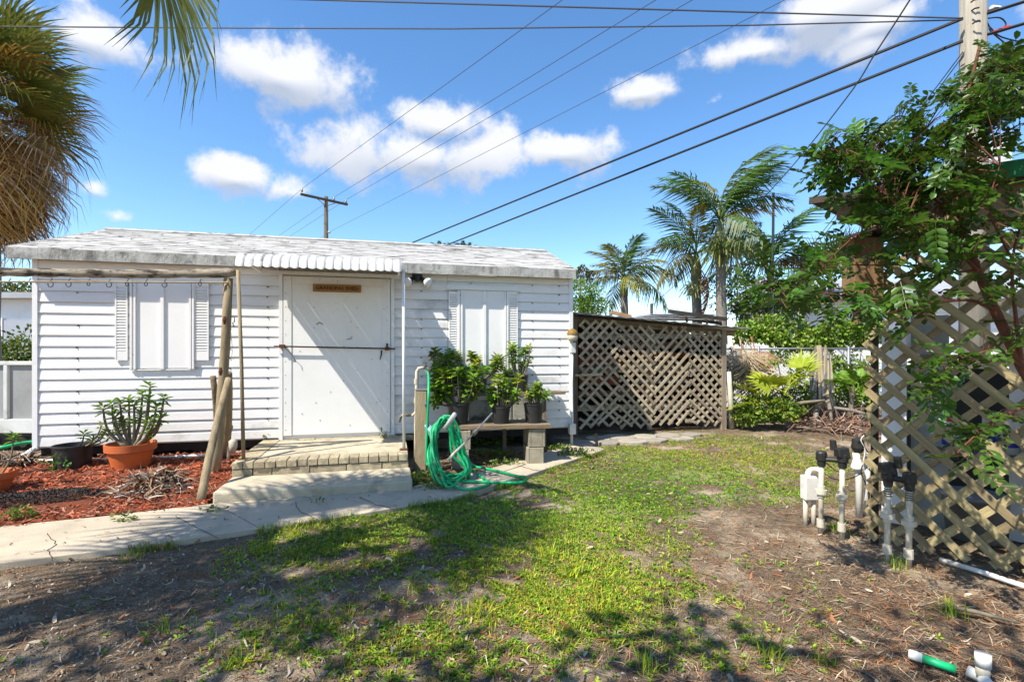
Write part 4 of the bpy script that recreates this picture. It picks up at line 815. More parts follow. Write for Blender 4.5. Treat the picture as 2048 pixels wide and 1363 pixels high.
# ------------------------------------------------------------------ right lattice structure
RA = Vector((2.57, 3.62, 0)); RD_ = Vector((.654, -.757, 0)).normalized(); RN = Vector((-.757, -.654, 0)).normalized()
rs = empty('lattice_shelter', RA+RD_*.8, 'tan lattice shelter with green trimmed roof behind the right tree', 'shelter')
lattice_panel(RA+Vector((0, 0, .03)), RD_, RN, 1.75, 2.30, rs, 'lattice_near', sw=.050, sp=.121, front=-1, th=.014)
beam('corner_post', RA-RN*.07-RD_*-.03+Vector((0, 0, -.03)), RA-RN*.07+RD_*.03+Vector((0, 0, 2.42)), .04, .04, 'dark_roof', rs, RN)
beam('top_plate', RA-RN*.06-RD_*.2+Vector((0, 0, 2.42)), RA-RN*.06+RD_*1.8+Vector((0, 0, 2.28)), .06, .10, 'plank_wood', rs)
B_ = -RN
rf = MB(); q = [RA-RD_*.34+RN*.10, RA+RD_*2.0+RN*.10, RA+RD_*2.0+B_*2.0, RA-RD_*.34+B_*2.0]
rf.hexa([p+Vector((0, 0, z)) for p, z in zip(q, (2.50, 2.33, 2.38, 2.55))] + [p+Vector((0, 0, z)) for p, z in zip(q, (2.53, 2.36, 2.41, 2.58))]); rf = rf.build('roof', 'dark_roof', rs)
beam('green_shelf', RA+RD_*.55+B_*.3+Vector((0, 0, 2.12)), RA+RD_*1.9+B_*.3+Vector((0, 0, 2.12)), .22, .035, 'green_paint', rs)
beam('roof_trim', q[0]+RN*.014+RD_*.9+Vector((0, 0, 2.47)), q[1]+RN*.014+Vector((0, 0, 2.37)), .02, .10, 'green_paint', rf)
beam('roof_trim', q[0]+RN*.012+Vector((0, 0, 2.515)), q[0]+RN*.012+RD_*.895+Vector((0, 0, 2.45)), .02, .05, 'dark_roof', rf)
for k in (.9, 1.4): beam('diagonal_brace', RA+RD_*k-RN*.12+Vector((0, 0, 2.28)), RA+RD_*(k+.4)-RN*.12+Vector((0, 0, 1.9)), .04, .08, 'lattice_near', rs)
pa = RA+B_*.62-RD_*.05
for k, (o0, o1, m_) in enumerate(((.0, .16, 'neighbor_white'), (.17, .40, 'grey_panel'), (.72, 1.0, 'neighbor_white'))):
    beam('wall_panel', pa+RD_*((o0+o1)/2)+B_*.1*k+Vector((0, 0, 0)), pa+RD_*((o0+o1)/2)+B_*.1*k+Vector((0, 0, 1.55+.1*k)), o1-o0, .02, m_, rs, B_)
beam('shelf_board', pa+RD_*.1+B_*.2+Vector((0, 0, 1.33)), pa+RD_*1.9+B_*.2+Vector((0, 0, 1.33)), .3, .03, 'plank_wood', rs); beam('shelf_board', pa+RD_*.25+B_*.15+Vector((0, 0, .62)), pa+RD_*1.9+B_*.15+Vector((0, 0, .62)), .45, .03, 'plank_wood', rs)
for k in (.3, 1.2, 1.85): beam('shelf_leg', pa+RD_*k+B_*.3+Vector((0, 0, 0)), pa+RD_*k+B_*.3+Vector((0, 0, 1.5)), .05, .05, 'plank_wood', rs, B_)
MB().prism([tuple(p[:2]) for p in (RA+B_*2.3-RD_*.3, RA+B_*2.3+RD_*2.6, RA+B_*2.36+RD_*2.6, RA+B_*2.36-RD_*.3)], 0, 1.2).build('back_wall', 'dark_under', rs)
def item(name, p, prof, m_, label, cat, n=16, extra=None):
    root = empty(name, p, label, cat); MB().lathe(p, prof, n).build('body', m_, root, smooth=True)
    for (nm, pr2, m2) in (extra or ()): MB().lathe(p, pr2, n).build(nm, m2, root, smooth=True)
    return root
mat('blue_label', (.02, .03, .32), (.015, .02, .22), 10, .4); mat('red_cap', (.5, .03, .02), None, 5, .4); mat('milk_plastic', (.70, .71, .69), (.6, .6, .58), 4, .45)
SB = pa + B_*.15 + Vector((0, 0, .636))
item('bottle', SB+RD_*.42-B_*.1, [(.001, 0), (.055, 0), (.055, .16), (.02, .2), (.02, .21)], 'milk_plastic', 'white and blue bottle with red cap behind the lattice', 'bottle', extra=(('label_band', [(.0562, .03), (.0562, .1)], 'blue_label'), ('cap', [(.025, .205), (.025, .24), (.001, .24)], 'red_cap')))
item('paint_can', SB+RD_*.68, [(.001, 0), (.10, 0), (.10, .26), (.105, .265), (.105, .28), (.09, .275), (.001, .27)], 'milk_plastic', 'pale grey paint bucket on the shelf behind the lattice', 'bucket', extra=(('label_band', [(.102, .05), (.102, .12)], 'blue_label'),))
item('jar', SB+RD_*.92, [(.001, 0), (.05, 0), (.05, .1), (.001, .1)], 'red_cap', 'small red tin beside the paint bucket behind the lattice', 'tin')
item('flower_pot', SB+RD_*1.05+Vector((0, 0, .0)), [(.001, 0), (.07, 0), (.1, .16), (.11, .16), (.11, .2), (.09, .2), (.001, .15)], 'terracotta', 'terracotta pot on the lower shelf behind the lattice', 'pot')
item('flower_pot', SB+RD_*.9+B_*.1+Vector((0, 0, .71)), [(.001, 0), (.07, 0), (.1, .16), (.11, .16), (.11, .2), (.09, .2), (.001, .15)], 'terracotta', 'terracotta pot on the upper shelf behind the lattice', 'pot')
item('jug', SB+RD_*.2+B_*.05+Vector((0, 0, .71)), [(.001, 0), (.09, 0), (.095, .2), (.07, .26), (.03, .3), (.03, .33), (.001, .33)], 'milk_plastic', 'big white jug on the upper shelf behind the lattice', 'jug')
item('plastic_tub', pa+RD_*.55+B_*.05, [(.001, 0), (.16, 0), (.19, .3), (.20, .3), (.20, .33), (.001, .31)], 'grey_plastic', 'grey plastic tub on the ground behind the lattice', 'tub')
# birdhouse on the shelter corner
bq = P(1722, 560, 3.62); bh = empty('birdhouse', Vector((bq.x, bq.y, 1.75)), 'rustic brown birdhouse with peaked board roof on the shelter corner', 'birdhouse')
x0, x1 = P(1690, 0, 3.6).x, P(1748, 0, 3.6).x; zt_, zb2 = P(0, 480, 3.6).z, P(0, 600, 3.6).z
MB().box((x0, 3.5, zb2), (x1, 3.64, zt_)).build('box', 'birdhouse_wood', bh, bevel=.006)
beam('roof_board', (x0-.07, 3.56, zt_-.005), ((x0+x1)/2+.03, 3.56, zt_+.055), .26, .016, 'dark_roof', bh); beam('roof_board', ((x0+x1)/2+.022, 3.56, zt_+.057), (x1+.06, 3.56, zt_+.01), .26, .016, 'dark_roof', bh)
q = Vector(((x0+x1)/2-.03, 3.499, (zt_+zb2)/2+.06)); MB().tube([q, q-Vector((0, .004, 0))], .034, 14).build('entrance', 'lamp_black', bh); MB().tube([q-Vector((0, 0, .06)), q-Vector((0, .05, .06))], .007, 6).build('perch', 'stem', bh)
beam('post', ((x0+x1)/2, 3.6, P(0, 645, 3.6).z), ((x0+x1)/2, 3.6, zb2), .06, .06, 'birdhouse_wood', bh)

# ------------------------------------------------------------------ irrigation pipes
def valve_set(root_label, pipes, link_y, root_p, name='irrigation_valve'):
    root = empty(name, root_p, root_label, 'irrigation valve', 'irrigation valves by the lattice shelter')
    tops = []
    for (x, yb_, yt, ring) in pipes:
        b = G(x, yb_); Y = b.y; t_ = P(x+2, yt, Y); tops.append(t_)
        MB().tube([b-Vector((0, 0, .05)), b.lerp(t_, .5), t_-Vector((0, 0, .07))], .018, 12).build('riser_pipe', 'pvc', root, smooth=True)
        c = b.lerp(t_, ring); mb = MB(); mb.tube([c-Vector((0, 0, .045)), c-Vector((0, 0, .02)), c-Vector((0, 0, .0199)), c+Vector((0, 0, .012)), c+Vector((0, 0, .0121)), c+Vector((0, 0, .04))], [.026, .026, .041, .041, .027, .026], 14); mb.build('union_nut', 'pvc', root)
        c = b.lerp(t_, .12); MB().tube([c-Vector((0, 0, .03)), c+Vector((0, 0, .03))], .027, 12).build('coupling', 'pvc', root)
        if (x // 7) % 2:
            for k in range(5): q = b.lerp(t_, .72+.025*k); MB().tube([q-Vector((0, 0, .0025)), q+Vector((0, 0, .0025))], .0225, 12).build('wire_wrap', 'lamp_black', root)
        q = b.lerp(t_, .33); MB().tube([q-Vector((0, .0, .035)), q+Vector((0, 0, .035))], .026, 8).build('clamp', 'black_plastic', root) if ring > .5 and (x % 2 == 0) else None
    a, b = tops
    for t_, big in ((a, 0), (b, 1)):
        mb = MB(); mb.tube([t_-Vector((0, 0, .10)), t_-Vector((0, 0, .06)), t_-Vector((0, 0, .055)), t_-Vector((0, 0, .0)), t_+Vector((0, 0, .012))], [.026, .03, .037, .037, .03], 12); mb.build('threaded_cap', 'lamp_black', root)
        for k in range(3): z = t_.z-.05+.016*k; MB().tube([Vector((t_.x, t_.y, z)), Vector((t_.x, t_.y, z+.006))], .0395, 12).build('cap_ridge', 'lamp_black', root)
    mb = MB(); mb.tube([a-Vector((0, 0, .045)), b-Vector((0, 0, .045))], .02, 8); mb.build('cross_tube', 'lamp_black', root)
    body = b if link_y > 0 else a; d = (a-b).normalized()*(1 if link_y > 0 else -1)
    mb = MB(); mb.hexa([body+Vector(p) for p in ((-.045,-.035,-.02),(.045,-.035,-.03),(.045,.035,-.03),(-.045,.035,-.02),(-.05,-.03,.045),(.03,-.03,.055),(.03,.03,.055),(-.05,.03,.045))]); mb.build('valve_body', 'lamp_black', root, bevel=.008)
    mb = MB(); q = body+d*.055+Vector((0, 0, .05)); mb.tube([q-Vector((0, 0, .02)), q+Vector((-.008, 0, .05))], [.024, .022], 10); mb.build('solenoid', 'lamp_black', root)
    return root, tops
v1, t1 = valve_set('pair of tall cream risers joined by a black valve next to the white box', ((1641, 1064, 905, .52), (1683, 1073, 908, .5)), 1, G(1660, 1068))
v2, t2 = valve_set('pair of cream risers with black valve standing right against the lattice', ((1774, 1118, 940, .50), (1817, 1128, 948, .47)), -1, G(1796, 1122))
jb = empty('junction_box', G(1618, 1048), 'small white junction box raised on two short pipes', 'junction box')
for x in (1611, 1627):
    b = G(x, 1046); MB().tube([b-Vector((0, 0, .05)), P(x, 992, b.y)], .018, 10).build('leg_pipe', 'pvc', jb, smooth=True)
b = G(1619, 1046); a0, a1 = P(1605, 998, b.y), P(1634, 950, b.y); MB().box((a0.x, b.y-.04, a0.z), (a1.x, b.y+.04, a1.z)).build('box', 'pvc_white', jb, bevel=.01)
MB().tube(catmull([P(1616, 952, b.y), P(1617, 944, b.y), P(1624, 939, b.y), P(1640, 939, b.y-.1)], 4), .022, 10).build('elbow_pipe', 'pvc_white', jb, smooth=True)
v3 = empty('irrigation_riser', G(1722, 1032), 'single wired white riser with black top behind the other valves', 'irrigation valve'); b = G(1718, 1030)
MB().tube([b-Vector((0, 0, .04)), P(1718, 960, b.y), P(1712, 905, b.y)], .026, 12).build('riser_pipe', 'pvc_white', v3, smooth=True); b2 = G(1732, 1026); MB().tube([b2-Vector((0, 0, .04)), P(1736, 905, b2.y)], .021, 12).build('riser_pipe', 'pvc_white', v3, smooth=True)
q = P(1716, 890, b.y); mb = MB(); mb.tube([q-Vector((0, 0, .06)), q-Vector((0, 0, .02)), q+Vector((0, 0, .04)), q+Vector((.02, 0, .06))], [.03, .05, .045, .02], 10, rough=.15); mb.build('valve_body', 'lamp_black', v3)
q = P(1714, 930, b.y); mb = MB(); mb.tube([q-Vector((0, 0, .03)), q-Vector((0, 0, .01)), q+Vector((0, 0, .05))], [.05, .045, .028], 12); mb.build('funnel', 'pvc_white', v3, smooth=True)
for pp, m_ in (([P(1728, 870, 4.1), P(1722, 880, 4.1), P(1730, 900, 4.1), P(1726, 930, 4.1), P(1734, 960, 4.1), P(1730, 1000, 4.1)], 'pvc_white'), ([P(1720, 885, 4.1), P(1738, 910, 4.1), P(1722, 940, 4.1), P(1738, 985, 4.1), P(1733, 1015, 4.12)], 'cable'), ([P(1712, 868, 4.1), P(1722, 862, 4.1), P(1733, 872, 4.1), P(1736, 890, 4.1)], 'thin_wire')):
    MB().tube(catmull(pp, 5), .004, 5).build('wire', m_, v3)
MB().tube(catmull([t1[0]-Vector((0, -.02, .12)), P(1662, 955, 3.75), P(1695, 958, 3.75), P(1725, 945, 3.8)], 6), .004, 5).build('wire', 'cable', v1); MB().tube(catmull([t1[1]-Vector((0, -.02, .14)), P(1668, 938, 3.78), P(1652, 925, 3.8)], 6), .0035, 5).build('wire', 'cable', v1)
MB().tube(catmull([t2[0]-Vector((0, .02, .08)), P(1755, 958, 3.5), P(1738, 960, 3.7)], 5), .0035, 5).build('wire', 'thin_wire', v2)
gp = empty('green_pipe', G(1860, 1320), 'length of green pipe with white collar lying in the needles', 'pipe'); a, b = G(1817, 1306, .03), G(1912, 1338, .025)
MB().tube([a.lerp(b, .2), b], .017, 10).build('pipe', 'hose', gp, smooth=True); MB().tube([a, a.lerp(b, .19), a.lerp(b, .2), a.lerp(b, .3)], [.02, .022, .02, .02], 10).build('collar', 'pvc_white', gp, smooth=True)
tp_ = empty('pipe_tee', G(1965, 1352), 'white pipe tee with upright capped stub at the bottom right', 'pipe'); a = G(1965, 1355, .03)
MB().tube([G(1936, 1340, .035), a, G(1990, 1385, .03)], .023, 10).build('pipe', 'pvc_white', tp_, smooth=True); MB().tube([a, P(1966, 1330, a.y)], .024, 12).build('stub', 'pvc', tp_, smooth=True); MB().tube([P(1966, 1330, a.y), P(1966, 1306, a.y)], .028, 12).build('cap', 'pvc_white', tp_, smooth=True)
tag(MB().tube([G(1880, 1118, .02), G(1960, 1142, .02), G(2080, 1182, .02)], .016, 8).build('lattice_foot_pipe', 'pvc_white', None, smooth=True), 'white pipe on the ground along the foot of the shelter lattice', 'pipe')
tag(MB().tube([G(1880, 1210, .02), G(1950, 1222, .03), G(2040, 1245, .015)], [.009, .011, .006], 6).build('fallen_branch', 'stem', None, smooth=True), 'bare fallen branch in the needles below the lattice', 'branch')

# ------------------------------------------------------------------ left background
nb = empty('neighbor_house', Vector((-15.5, 14, 0)), 'low white neighbouring house with grey eave beyond the shed left end', 'house')
zr0 = P(0, 597, 13.9).z
MB().box((-22, 14, 0), (-11, 20, zr0)).build('wall', 'neighbor_white', nb); MB().box((-22.3, 13.7, zr0), (-10.6, 20.3, zr0+.16)).build('roof', 'neighbor_grey', nb)
a, b = P(8, 640, 13.98), P(75, 705, 13.98); w_ = MB().box((a.x, 13.95, b.z), (b.x, 13.998, a.z)).build('window', 'window_grey', nb); MB().box((a.x-.06, 13.93, b.z), (a.x-.001, 13.998, a.z+.06)).build('frame', 'neighbor_white', w_)
BUSH = ((.10, .17, .025), (.14, .20, .03), (.07, .13, .02), (.17, .17, .03))
bsh = empty('shrub', P(30, 800, 9.5), 'leafy green shrub between the shed and the neighbouring house', 'shrub'); leaf_cloud('foliage', [(*P(10, 715, 9.5), .5, .4, .35), (*P(55, 700, 9.7), .4, .4, .35), (*P(-60, 700, 9.6), .5, .5, .5), (*P(30, 760, 9.6), .6, .4, .5)], 2600, .09, 'leaf_mix', bsh, BUSH); MB().tube([ORG[bsh]-Vector((0, 0, .5)), P(30, 730, 9.6)], .03, 6).build('stem', 'stem', bsh)
bt = empty('tree', P(20, 600, 26), 'rounded olive green tree top beyond the neighbouring roof', 'tree'); leaf_cloud('crown', [(*P(25, 590, 26), 1.4, 1, .55), (*P(-30, 592, 26), 1.2, 1, .6)], 1500, .22, 'leaf_mix', bt, ((.16, .16, .035), (.11, .14, .03))); MB().tube([P(20, 752, 26), P(20, 600, 26)], .12, 6).build('trunk', 'bark_grey', bt)
bi = empty('storage_cart', G(25, 885, .12), 'scuffed grey plastic cart standing at the shed left end', 'cart'); Y0 = 6.9
def quadbox(mb, x0, y0, x1, y1, Ya, dep): a, b = P(x0, y1, Ya), P(x1, y0, Ya); return mb.box((a.x, Ya, a.z), (b.x, Ya+dep, b.z))
mb = MB(); a0_, a1_, b0_, b1_ = P(-90, 852, Y0), P(74, 852, Y0), P(-100, 728, Y0), P(80, 722, Y0); dv = Vector((0, .7, 0)); mb.hexa([a0_, a1_, a1_+dv, a0_+dv, b0_, b1_, b1_+dv, b0_+dv]); mb.build('tub', 'grey_plastic', bi, bevel=.03)
for (x0, y0, x1, y1) in ((-100, 722, 82, 730), (6, 730, 14, 838), (-60, 838, 80, 866)): quadbox(MB(), x0, y0, x1, y1, Y0-.04, .05).build('rib', 'pale_plastic', bi, bevel=.008)
quadbox(MB(), -40, 866, 60, 890, Y0+.05, .4).build('base', 'black_plastic', bi)
for x in (-20, 45): q = P(x, 884, Y0+.0); MB().tube([q, q+Vector((0, .06, 0))], .07, 12).build('wheel', 'black_plastic', bi)
tag(MB().tube(catmull([P(-60, 905, 6.2), P(0, 895, 6.25), P(40, 886, 6.4), P(75, 882, 6.5)], 5), .02, 8).build('teal_hose', 'hose', None, smooth=True), 'teal hose lying beside the grey cart at the far left', 'hose')

# ------------------------------------------------------------------ fence, walls and greenery at the back right
YF = 10.2; fx0, fx1 = P(1452, 0, YF).x, P(1790, 0, YF).x
cf = empty('chain_link_fence', Vector(((fx0+fx1)/2, YF, 0)), 'silver chain link fence behind the debris', 'fence'); zf = P(0, 697, YF).z
MB().tube([Vector((fx0, YF, zf)), Vector((fx1, YF, zf))], .022, 8).build('top_rail', 'galvanized', cf, smooth=True)
for x in (1464, 1517, 1697, 1770): q = P(x, 0, YF).x; MB().tube([Vector((q, YF, -.05)), Vector((q, YF, zf+.05))], .03, 8).build('post', 'galvanized', cf, smooth=True)
mb = MB(); c = fx0-zf
while c < fx1:
    for sg in (1, -1):
        if sg > 0: xa, xb = max(fx0, c), min(fx1, c+zf); za, zb3 = xa-c, xb-c
        else: xa, xb = max(fx0, c), min(fx1, c+zf); za, zb3 = zf-(xa-c), zf-(xb-c)
        if xb > xa: mb.tube([Vector((xa, YF+.005*sg, za)), Vector((xb, YF+.005*sg, zb3))], .0028, 3, cap=False)
    c += .075
tag(mb.build('wire_mesh', 'galvanized', cf), kind='stuff')
tag(MB().box((P(1440, 0, 12).x, 12, 0), (P(1850, 0, 12).x, 12.2, P(0, 688, 12).z)).build('white_wall', 'neighbor_white', None), 'bright white garden wall behind the chain link fence', 'wall')
nh = empty('neighbor_house', Vector((11, 15, 0)), 'white sided neighbouring house behind the vine covered fence', 'house')
hx0, hx1, hz = P(1612, 0, 15).x, 17., P(0, 600, 15).z
MB().box((hx0, 15.02, 0), (hx1, 19, hz)).build('wall', 'neighbor_white', nh)
for k in range(12): z = k*.25; MB().box((hx0+.02, 14.985+.0, z), (hx1, 15.018, z+.235)).build('siding_board', 'neighbor_white', nh) if z+.235 < hz else None
mb = MB(); mb.hexa([(hx0-.5, 14.5, hz), (hx1, 14.5, hz), (hx1, 19.4, hz), (hx0-.5, 19.4, hz), (hx0-.5, 14.5, hz+.12), (hx1, 14.5, hz+.12), (hx1, 17.2, hz+.9), (hx0-.5, 17.2, hz+.9)]); mb.build('roof', 'neighbor_grey', nh)
vn = empty('vine', P(1680, 720, 10.3), 'green vine smothering the chain link fence and white wall', 'vine')
leaf_cloud('foliage', [(*P(1680, 668, 10.5), .75, .25, .3), (*P(1640, 680, 10.5), .5, .2, .22), (*P(1730, 665, 10.4), .4, .2, .3), (*P(1600, 692, 10.4), .4, .2, .12), (*P(1560, 680, 10.4), .35, .2, .16), (*P(1530, 668, 10.5), .3, .2, .2), (*P(1700, 750, 10.25), .35, .12, .4), (*P(1735, 770, 10.2), .3, .15, .5), (*P(1660, 725, 10.25), .25, .1, .15), (*P(1560, 715, 10.25), .35, .08, .12), (*P(1620, 760, 10.1), .5, .1, .3), (*P(1690, 800, 10.0), .5, .15, .3), (*P(1520, 740, 10.1), .3, .1, .25), (*P(1490, 665, 10.6), .3, .25, .22), (*P(1540, 655, 10.8), .45, .25, .25), (*P(1590, 660, 10.8), .35, .25, .22)], 9800, .07, 'leaf_mix', vn, ((.18, .32, .03), (.25, .36, .035), (.12, .24, .025), (.3, .32, .06)), .75, shell=.2)
# vine stems that carry the leaves down to the ground
for x in (1560, 1640, 1690, 1725): MB().tube(catmull([G(x, 842), P(x+6, 780, 10.25), P(x-5, 720, 10.3), P(x+4, 685, 10.4)], 4), .012, 5).build('stem', 'stem', vn)
st = empty('palm_stump', G(1642, 800, 0), 'pale shredded dead palm trunk leaning before the fence', 'stump'); Ys = 9.3
MB().tube([P(1650, 845, Ys), P(1645, 770, Ys), P(1638, 715, Ys)], [.16, .13, .11], 9, rough=.15).build('core', 'bark_grey', st)
for k in range(26):
    x = 1626+random.uniform(0, 38); t_ = P(x+random.uniform(-4, 4), 692+abs(x-1640)*.9+random.uniform(-10, 20), Ys-.1); b = P(x+random.uniform(-12, 8), 790+random.uniform(-20, 30), Ys-.15); m_ = t_.lerp(b, .5)+Vector((random.uniform(-.05, .05), -.05, 0))
    beam('fibre_strip', b, t_, random.uniform(.02, .05), .012, random.choice(['frond_tan', 'galvanized', 'frond_tan', 'bark_grey']), st, Vector((0, -1, .01)))
FANY = [fan_frond('frond', 'leaf_yellow', 20, .5, .45, 95, .2, .1, 1.5) for _ in range(2)]; FANG = [fan_frond('frond', 'leaf_pot', 20, .5, .45, 100, .25, .1, 1.4) for _ in range(2)]
yp = empty('young_fan_palm', G(1545, 842), 'low young fan palm with bright yellow green leaves beside the lean-to', 'palm')
for (x, y, az, el, sc_) in ((1500, 778, 215, 20, 1.0), (1530, 768, 250, 25, 1.0), (1585, 760, 290, 35, 1.0), (1505, 785, 200, 10, .9), (1540, 775, 160, 30, .9), (1570, 768, 60, 25, .9), (1600, 765, 20, 40, .9), (1520, 790, 250, 5, .9), (1555, 780, 280, 35, .85), (1585, 772, 300, 30, .8), (1490, 790, 190, -5, .8), (1615, 750, 30, 60, .8)):
    link('frond', random.choice(FANY), yp, aim(P(x, y+8, 8.7+random.uniform(0, .4))-Vector((math.cos(R(az))*.35, math.sin(R(az))*.35, .1)), R(az), R(el), random.uniform(-.6, .6), sc_))
MB().tube([G(1545, 845), P(1550, 790, 8.9)], .05, 7).build('trunk', 'bark_grey', yp)
leaf_cloud('foliage', [(*P(1520, 815, 8.8), .45, .3, .22), (*P(1560, 820, 8.7), .35, .3, .16), (*P(1495, 830, 8.7), .25, .25, .15), (*P(1590, 800, 9.2), .3, .25, .2)], 2600, .07, 'leaf_mix', yp, ((.12, .22, .025), (.18, .28, .03), (.08, .15, .02), (.3, .34, .04)))
fe = empty('fern', G(1700, 845), 'green fern arching in front of the fence next to the dead trunk', 'fern'); FR = feather_frond('frond', 'leaf_pot', .7, 20, .13, .5, .2, .3)
for k in range(18): link('frond', FR, fe, aim(P(1705, 765, 9.3)+Vector((random.uniform(-.15, .15), random.uniform(-.2, .2), -.1)), R(k*33+random.uniform(-15, 15)), R(random.uniform(15, 60)), 0, random.uniform(.7, 1.1)))
MB().tube([G(1700, 850), P(1705, 770, 9.3)], .04, 6).build('stem', 'stem', fe)
# hanging dead fronds by the lean-to corner
hd = empty('dead_frond_heap', G(1485, 850), 'curtain of dead tan palm fronds hanging on the fence by the lean-to', 'dead fronds')
FD = [fan_frond('frond', m_, 22, .75, .3, 80, .9, .25, .55) for m_ in ('frond_tan', 'frond_brown', 'frond_tan')]
for k in range(15): link('frond', FD[k % 3], hd, aim(P(1478+random.uniform(-14, 30), 672+random.uniform(-8, 75), 9.7+random.uniform(-.2, .25)), R(random.uniform(200, 340)), R(random.uniform(-88, -55)), random.uniform(-.8, .8), random.uniform(.8, 1.15)))
strand_clump('brush_pile', G(1640, 838), 700, 1.1, .45, DEAD, 'heap of grey dead palm fronds and twigs before the fence', 'brush pile', .02, .6, .4)
strand_clump('brush_pile', G(1700, 862), 500, 1.0, .3, ((.20, .12, .08), (.30, .20, .14), (.42, .34, .26), (.12, .08, .06), (.26, .13, .08)), 'low heap of reddish dead branches left of the shelter', 'brush pile', .025, .5, .25)
for k, (x0, y0, x1, y1) in enumerate(((1565, 815, 1650, 800), (1668, 815, 1745, 832), (1670, 838, 1750, 850), (1690, 855, 1760, 828), (1600, 835, 1660, 800), (1640, 800, 1625, 862), (1655, 790, 1665, 850))):
    tag(MB().tube([P(x0, y0, 8.8+.06*k), P((x0+x1)/2, (y0+y1)/2-3, 8.75), P(x1, y1, 8.6)], [.03, .035, .022], 6, rough=.15).build('dead_branch', 'bark_grey' if k % 2 else 'stem', None, smooth=True), ('long grey dead branch at the left of the brush heap', 'dead branch poking right at the top of the brush heap', 'dead branch lying low at the right of the brush heap', 'dead branch slanting up right beside the shelter edge', 'short dead branch slanting up to the pale stump', 'upright dead stick left of the pale stump foot', 'upright dead stick right of the pale stump foot')[k], 'branch', 'dead branches in the brush heap')

# ------------------------------------------------------------------ palms behind
def trunk_tube(root, a, b, r0, r1, m_, k=9, bow=0.):
    pts = [Vector(a).lerp(Vector(b), q)+Vector((bow*math.sin(math.pi*q), 0, 0)) for q in np.linspace(0, 1, k)]
    MB().tube(pts, [r0+(r1-r0)*q for q in np.linspace(0, 1, k)], 9, rough=.05).build('trunk', m_, root, smooth=True)
FEA = [feather_frond('frond', 'feather_green', 1.6, 30, .36, .55, .25, .9), feather_frond('frond', 'feather_green', 1.6, 28, .38, .75, .0, 1.2), feather_frond('frond', 'frond_olive', 1.6, 28, .36, .65, .1, 1.0), feather_frond('frond', 'frond_olive', 1.6, 24, .34, .5, .4, .7)]
FEY = feather_frond('frond', 'frond_gold', 1.5, 24, .34, .7, .1, .8); FER = feather_frond('frond', 'frond_rust', 1.5, 24, .22, .8, -.1, .9)
def feather_palm(x, yc, yb, Y, n, size, label, m_='bark_grey', wind=0., shaft=.8, r=.13, elmin=-15):
    c = P(x, yc, Y); root = empty('palm_tree', Vector((c.x, Y, 0)), label, 'palm')
    trunk_tube(root, (c.x+.1, Y, -.1), c-Vector((0, 0, shaft)), r, r*.8, m_); MB().tube([c-Vector((0, 0, shaft)), c-Vector((0, 0, shaft*.5)), c], [r*.9, r*.95, r*.4], 9).build('crownshaft', 'bark_green', root, smooth=True)
    for k in range(n):
        az = R(k*137.5+random.uniform(-15, 15)); el = R(elmin+(80-elmin)*(1-(k+.5)/n)+random.uniform(-8, 8)); dv = Vector((math.cos(az)+wind, math.sin(az), 0)); az = math.atan2(dv.y, dv.x)
        link('frond', random.choice(FEA), root, aim(c, az, el, random.uniform(-.3, .3), size*random.uniform(.85, 1.1)))
    return root, c
pA, cA = feather_palm(1248, 560, 700, 15.5, 20, 1.0, 'bushy green palm just right of the shed roof end', shaft=.5, r=.14)
link('frond', FEY, pA, aim(cA, R(-40), R(-35), 0, .6))
pB, cB = feather_palm(1392, 508, 700, 13.5, 13, 1.15, 'palm with a rusty dead frond hanging over the lean-to roof', wind=-.3, r=.15, shaft=.7)
link('frond', FER, pB, aim(P(1392, 530, 13.3), R(-20), R(-66), 0, .95)); link('frond', FER, pB, aim(P(1396, 540, 13.3), R(-30), R(-70), .5, .9))
pC, cC = feather_palm(1440, 440, 700, 13.0, 9, 1.35, 'tallest palm with windswept fronds reaching up right', wind=.6, r=.15, shaft=.9, elmin=-25)
for (az, el, s_) in ((25, 58, 1.5), (12, 48, 1.5), (-20, 60, 1.45), (150, 55, 1.35), (165, 45, 1.3), (200, 50, 1.2), (5, 30, 1.4)): link('frond', FEA[0], pC, aim(cC, R(az), R(el), 0, s_))
link('frond', FEY, pC, aim(cC, R(-15), R(20), 0, .9))
pD, cD = feather_palm(1540, 535, 700, 14.0, 10, 1.3, 'slim green trunked palm with an orange dying frond', 'bark_green', .15, r=.09, shaft=.6, elmin=5)
link('frond', FER, pD, aim(cD, R(-15), R(8), .3, .95)); link('frond', FEY, pD, aim(cD, R(-5), R(30), 0, .75))
def fruit_stalk(root, c, n, L_, pal):
    d = rand_dirs(n); d[:, 2] = d[:, 2]*.5-.1; d = unit(d); base = np.tile(np.array(c), (n, 1)); l = L_*rng.uniform(.5, 1.1, (n, 1)); S = unit(np.cross(d, rng.normal(size=(n, 3))))*.012
    m_ = base+d*l*.6; t_ = base+d*l+np.array([0, 0, -.5])*l; V = np.stack([base-S*.4, base+S*.4, m_+S, m_-S, t_+S, t_-S], 1).reshape(-1, 3)-np.array(ORG[root]); i = np.arange(n)[:, None]*6
    cl = np.array(pal)[rng.integers(0, len(pal), n)]; link('fruit_stalk', np_mesh('fruit_stalk', V, np.concatenate([i+np.array([[0, 1, 2, 3]]), i+np.array([[3, 2, 4, 5]])]), np.repeat(cl, 6, 0)), root, None, 'leaf_mix')
fruit_stalk(pC, P(1442, 490, 12.9), 160, .75, ((.30, .32, .06), (.24, .28, .05), (.4, .4, .16))); fruit_stalk(pC, P(1465, 495, 12.9), 120, .9, ((.2, .24, .08), (.3, .3, .14))); fruit_stalk(pB, P(1388, 572, 13.3), 120, .38, ((.45, .45, .25), (.3, .34, .12)))
FANB = [fan_frond('frond', 'frond_olive', 30, 1.1, .9, 110, .12, .05, .9), fan_frond('frond', 'frond_green', 30, 1.1, .9, 110, .12, .05, .9)]
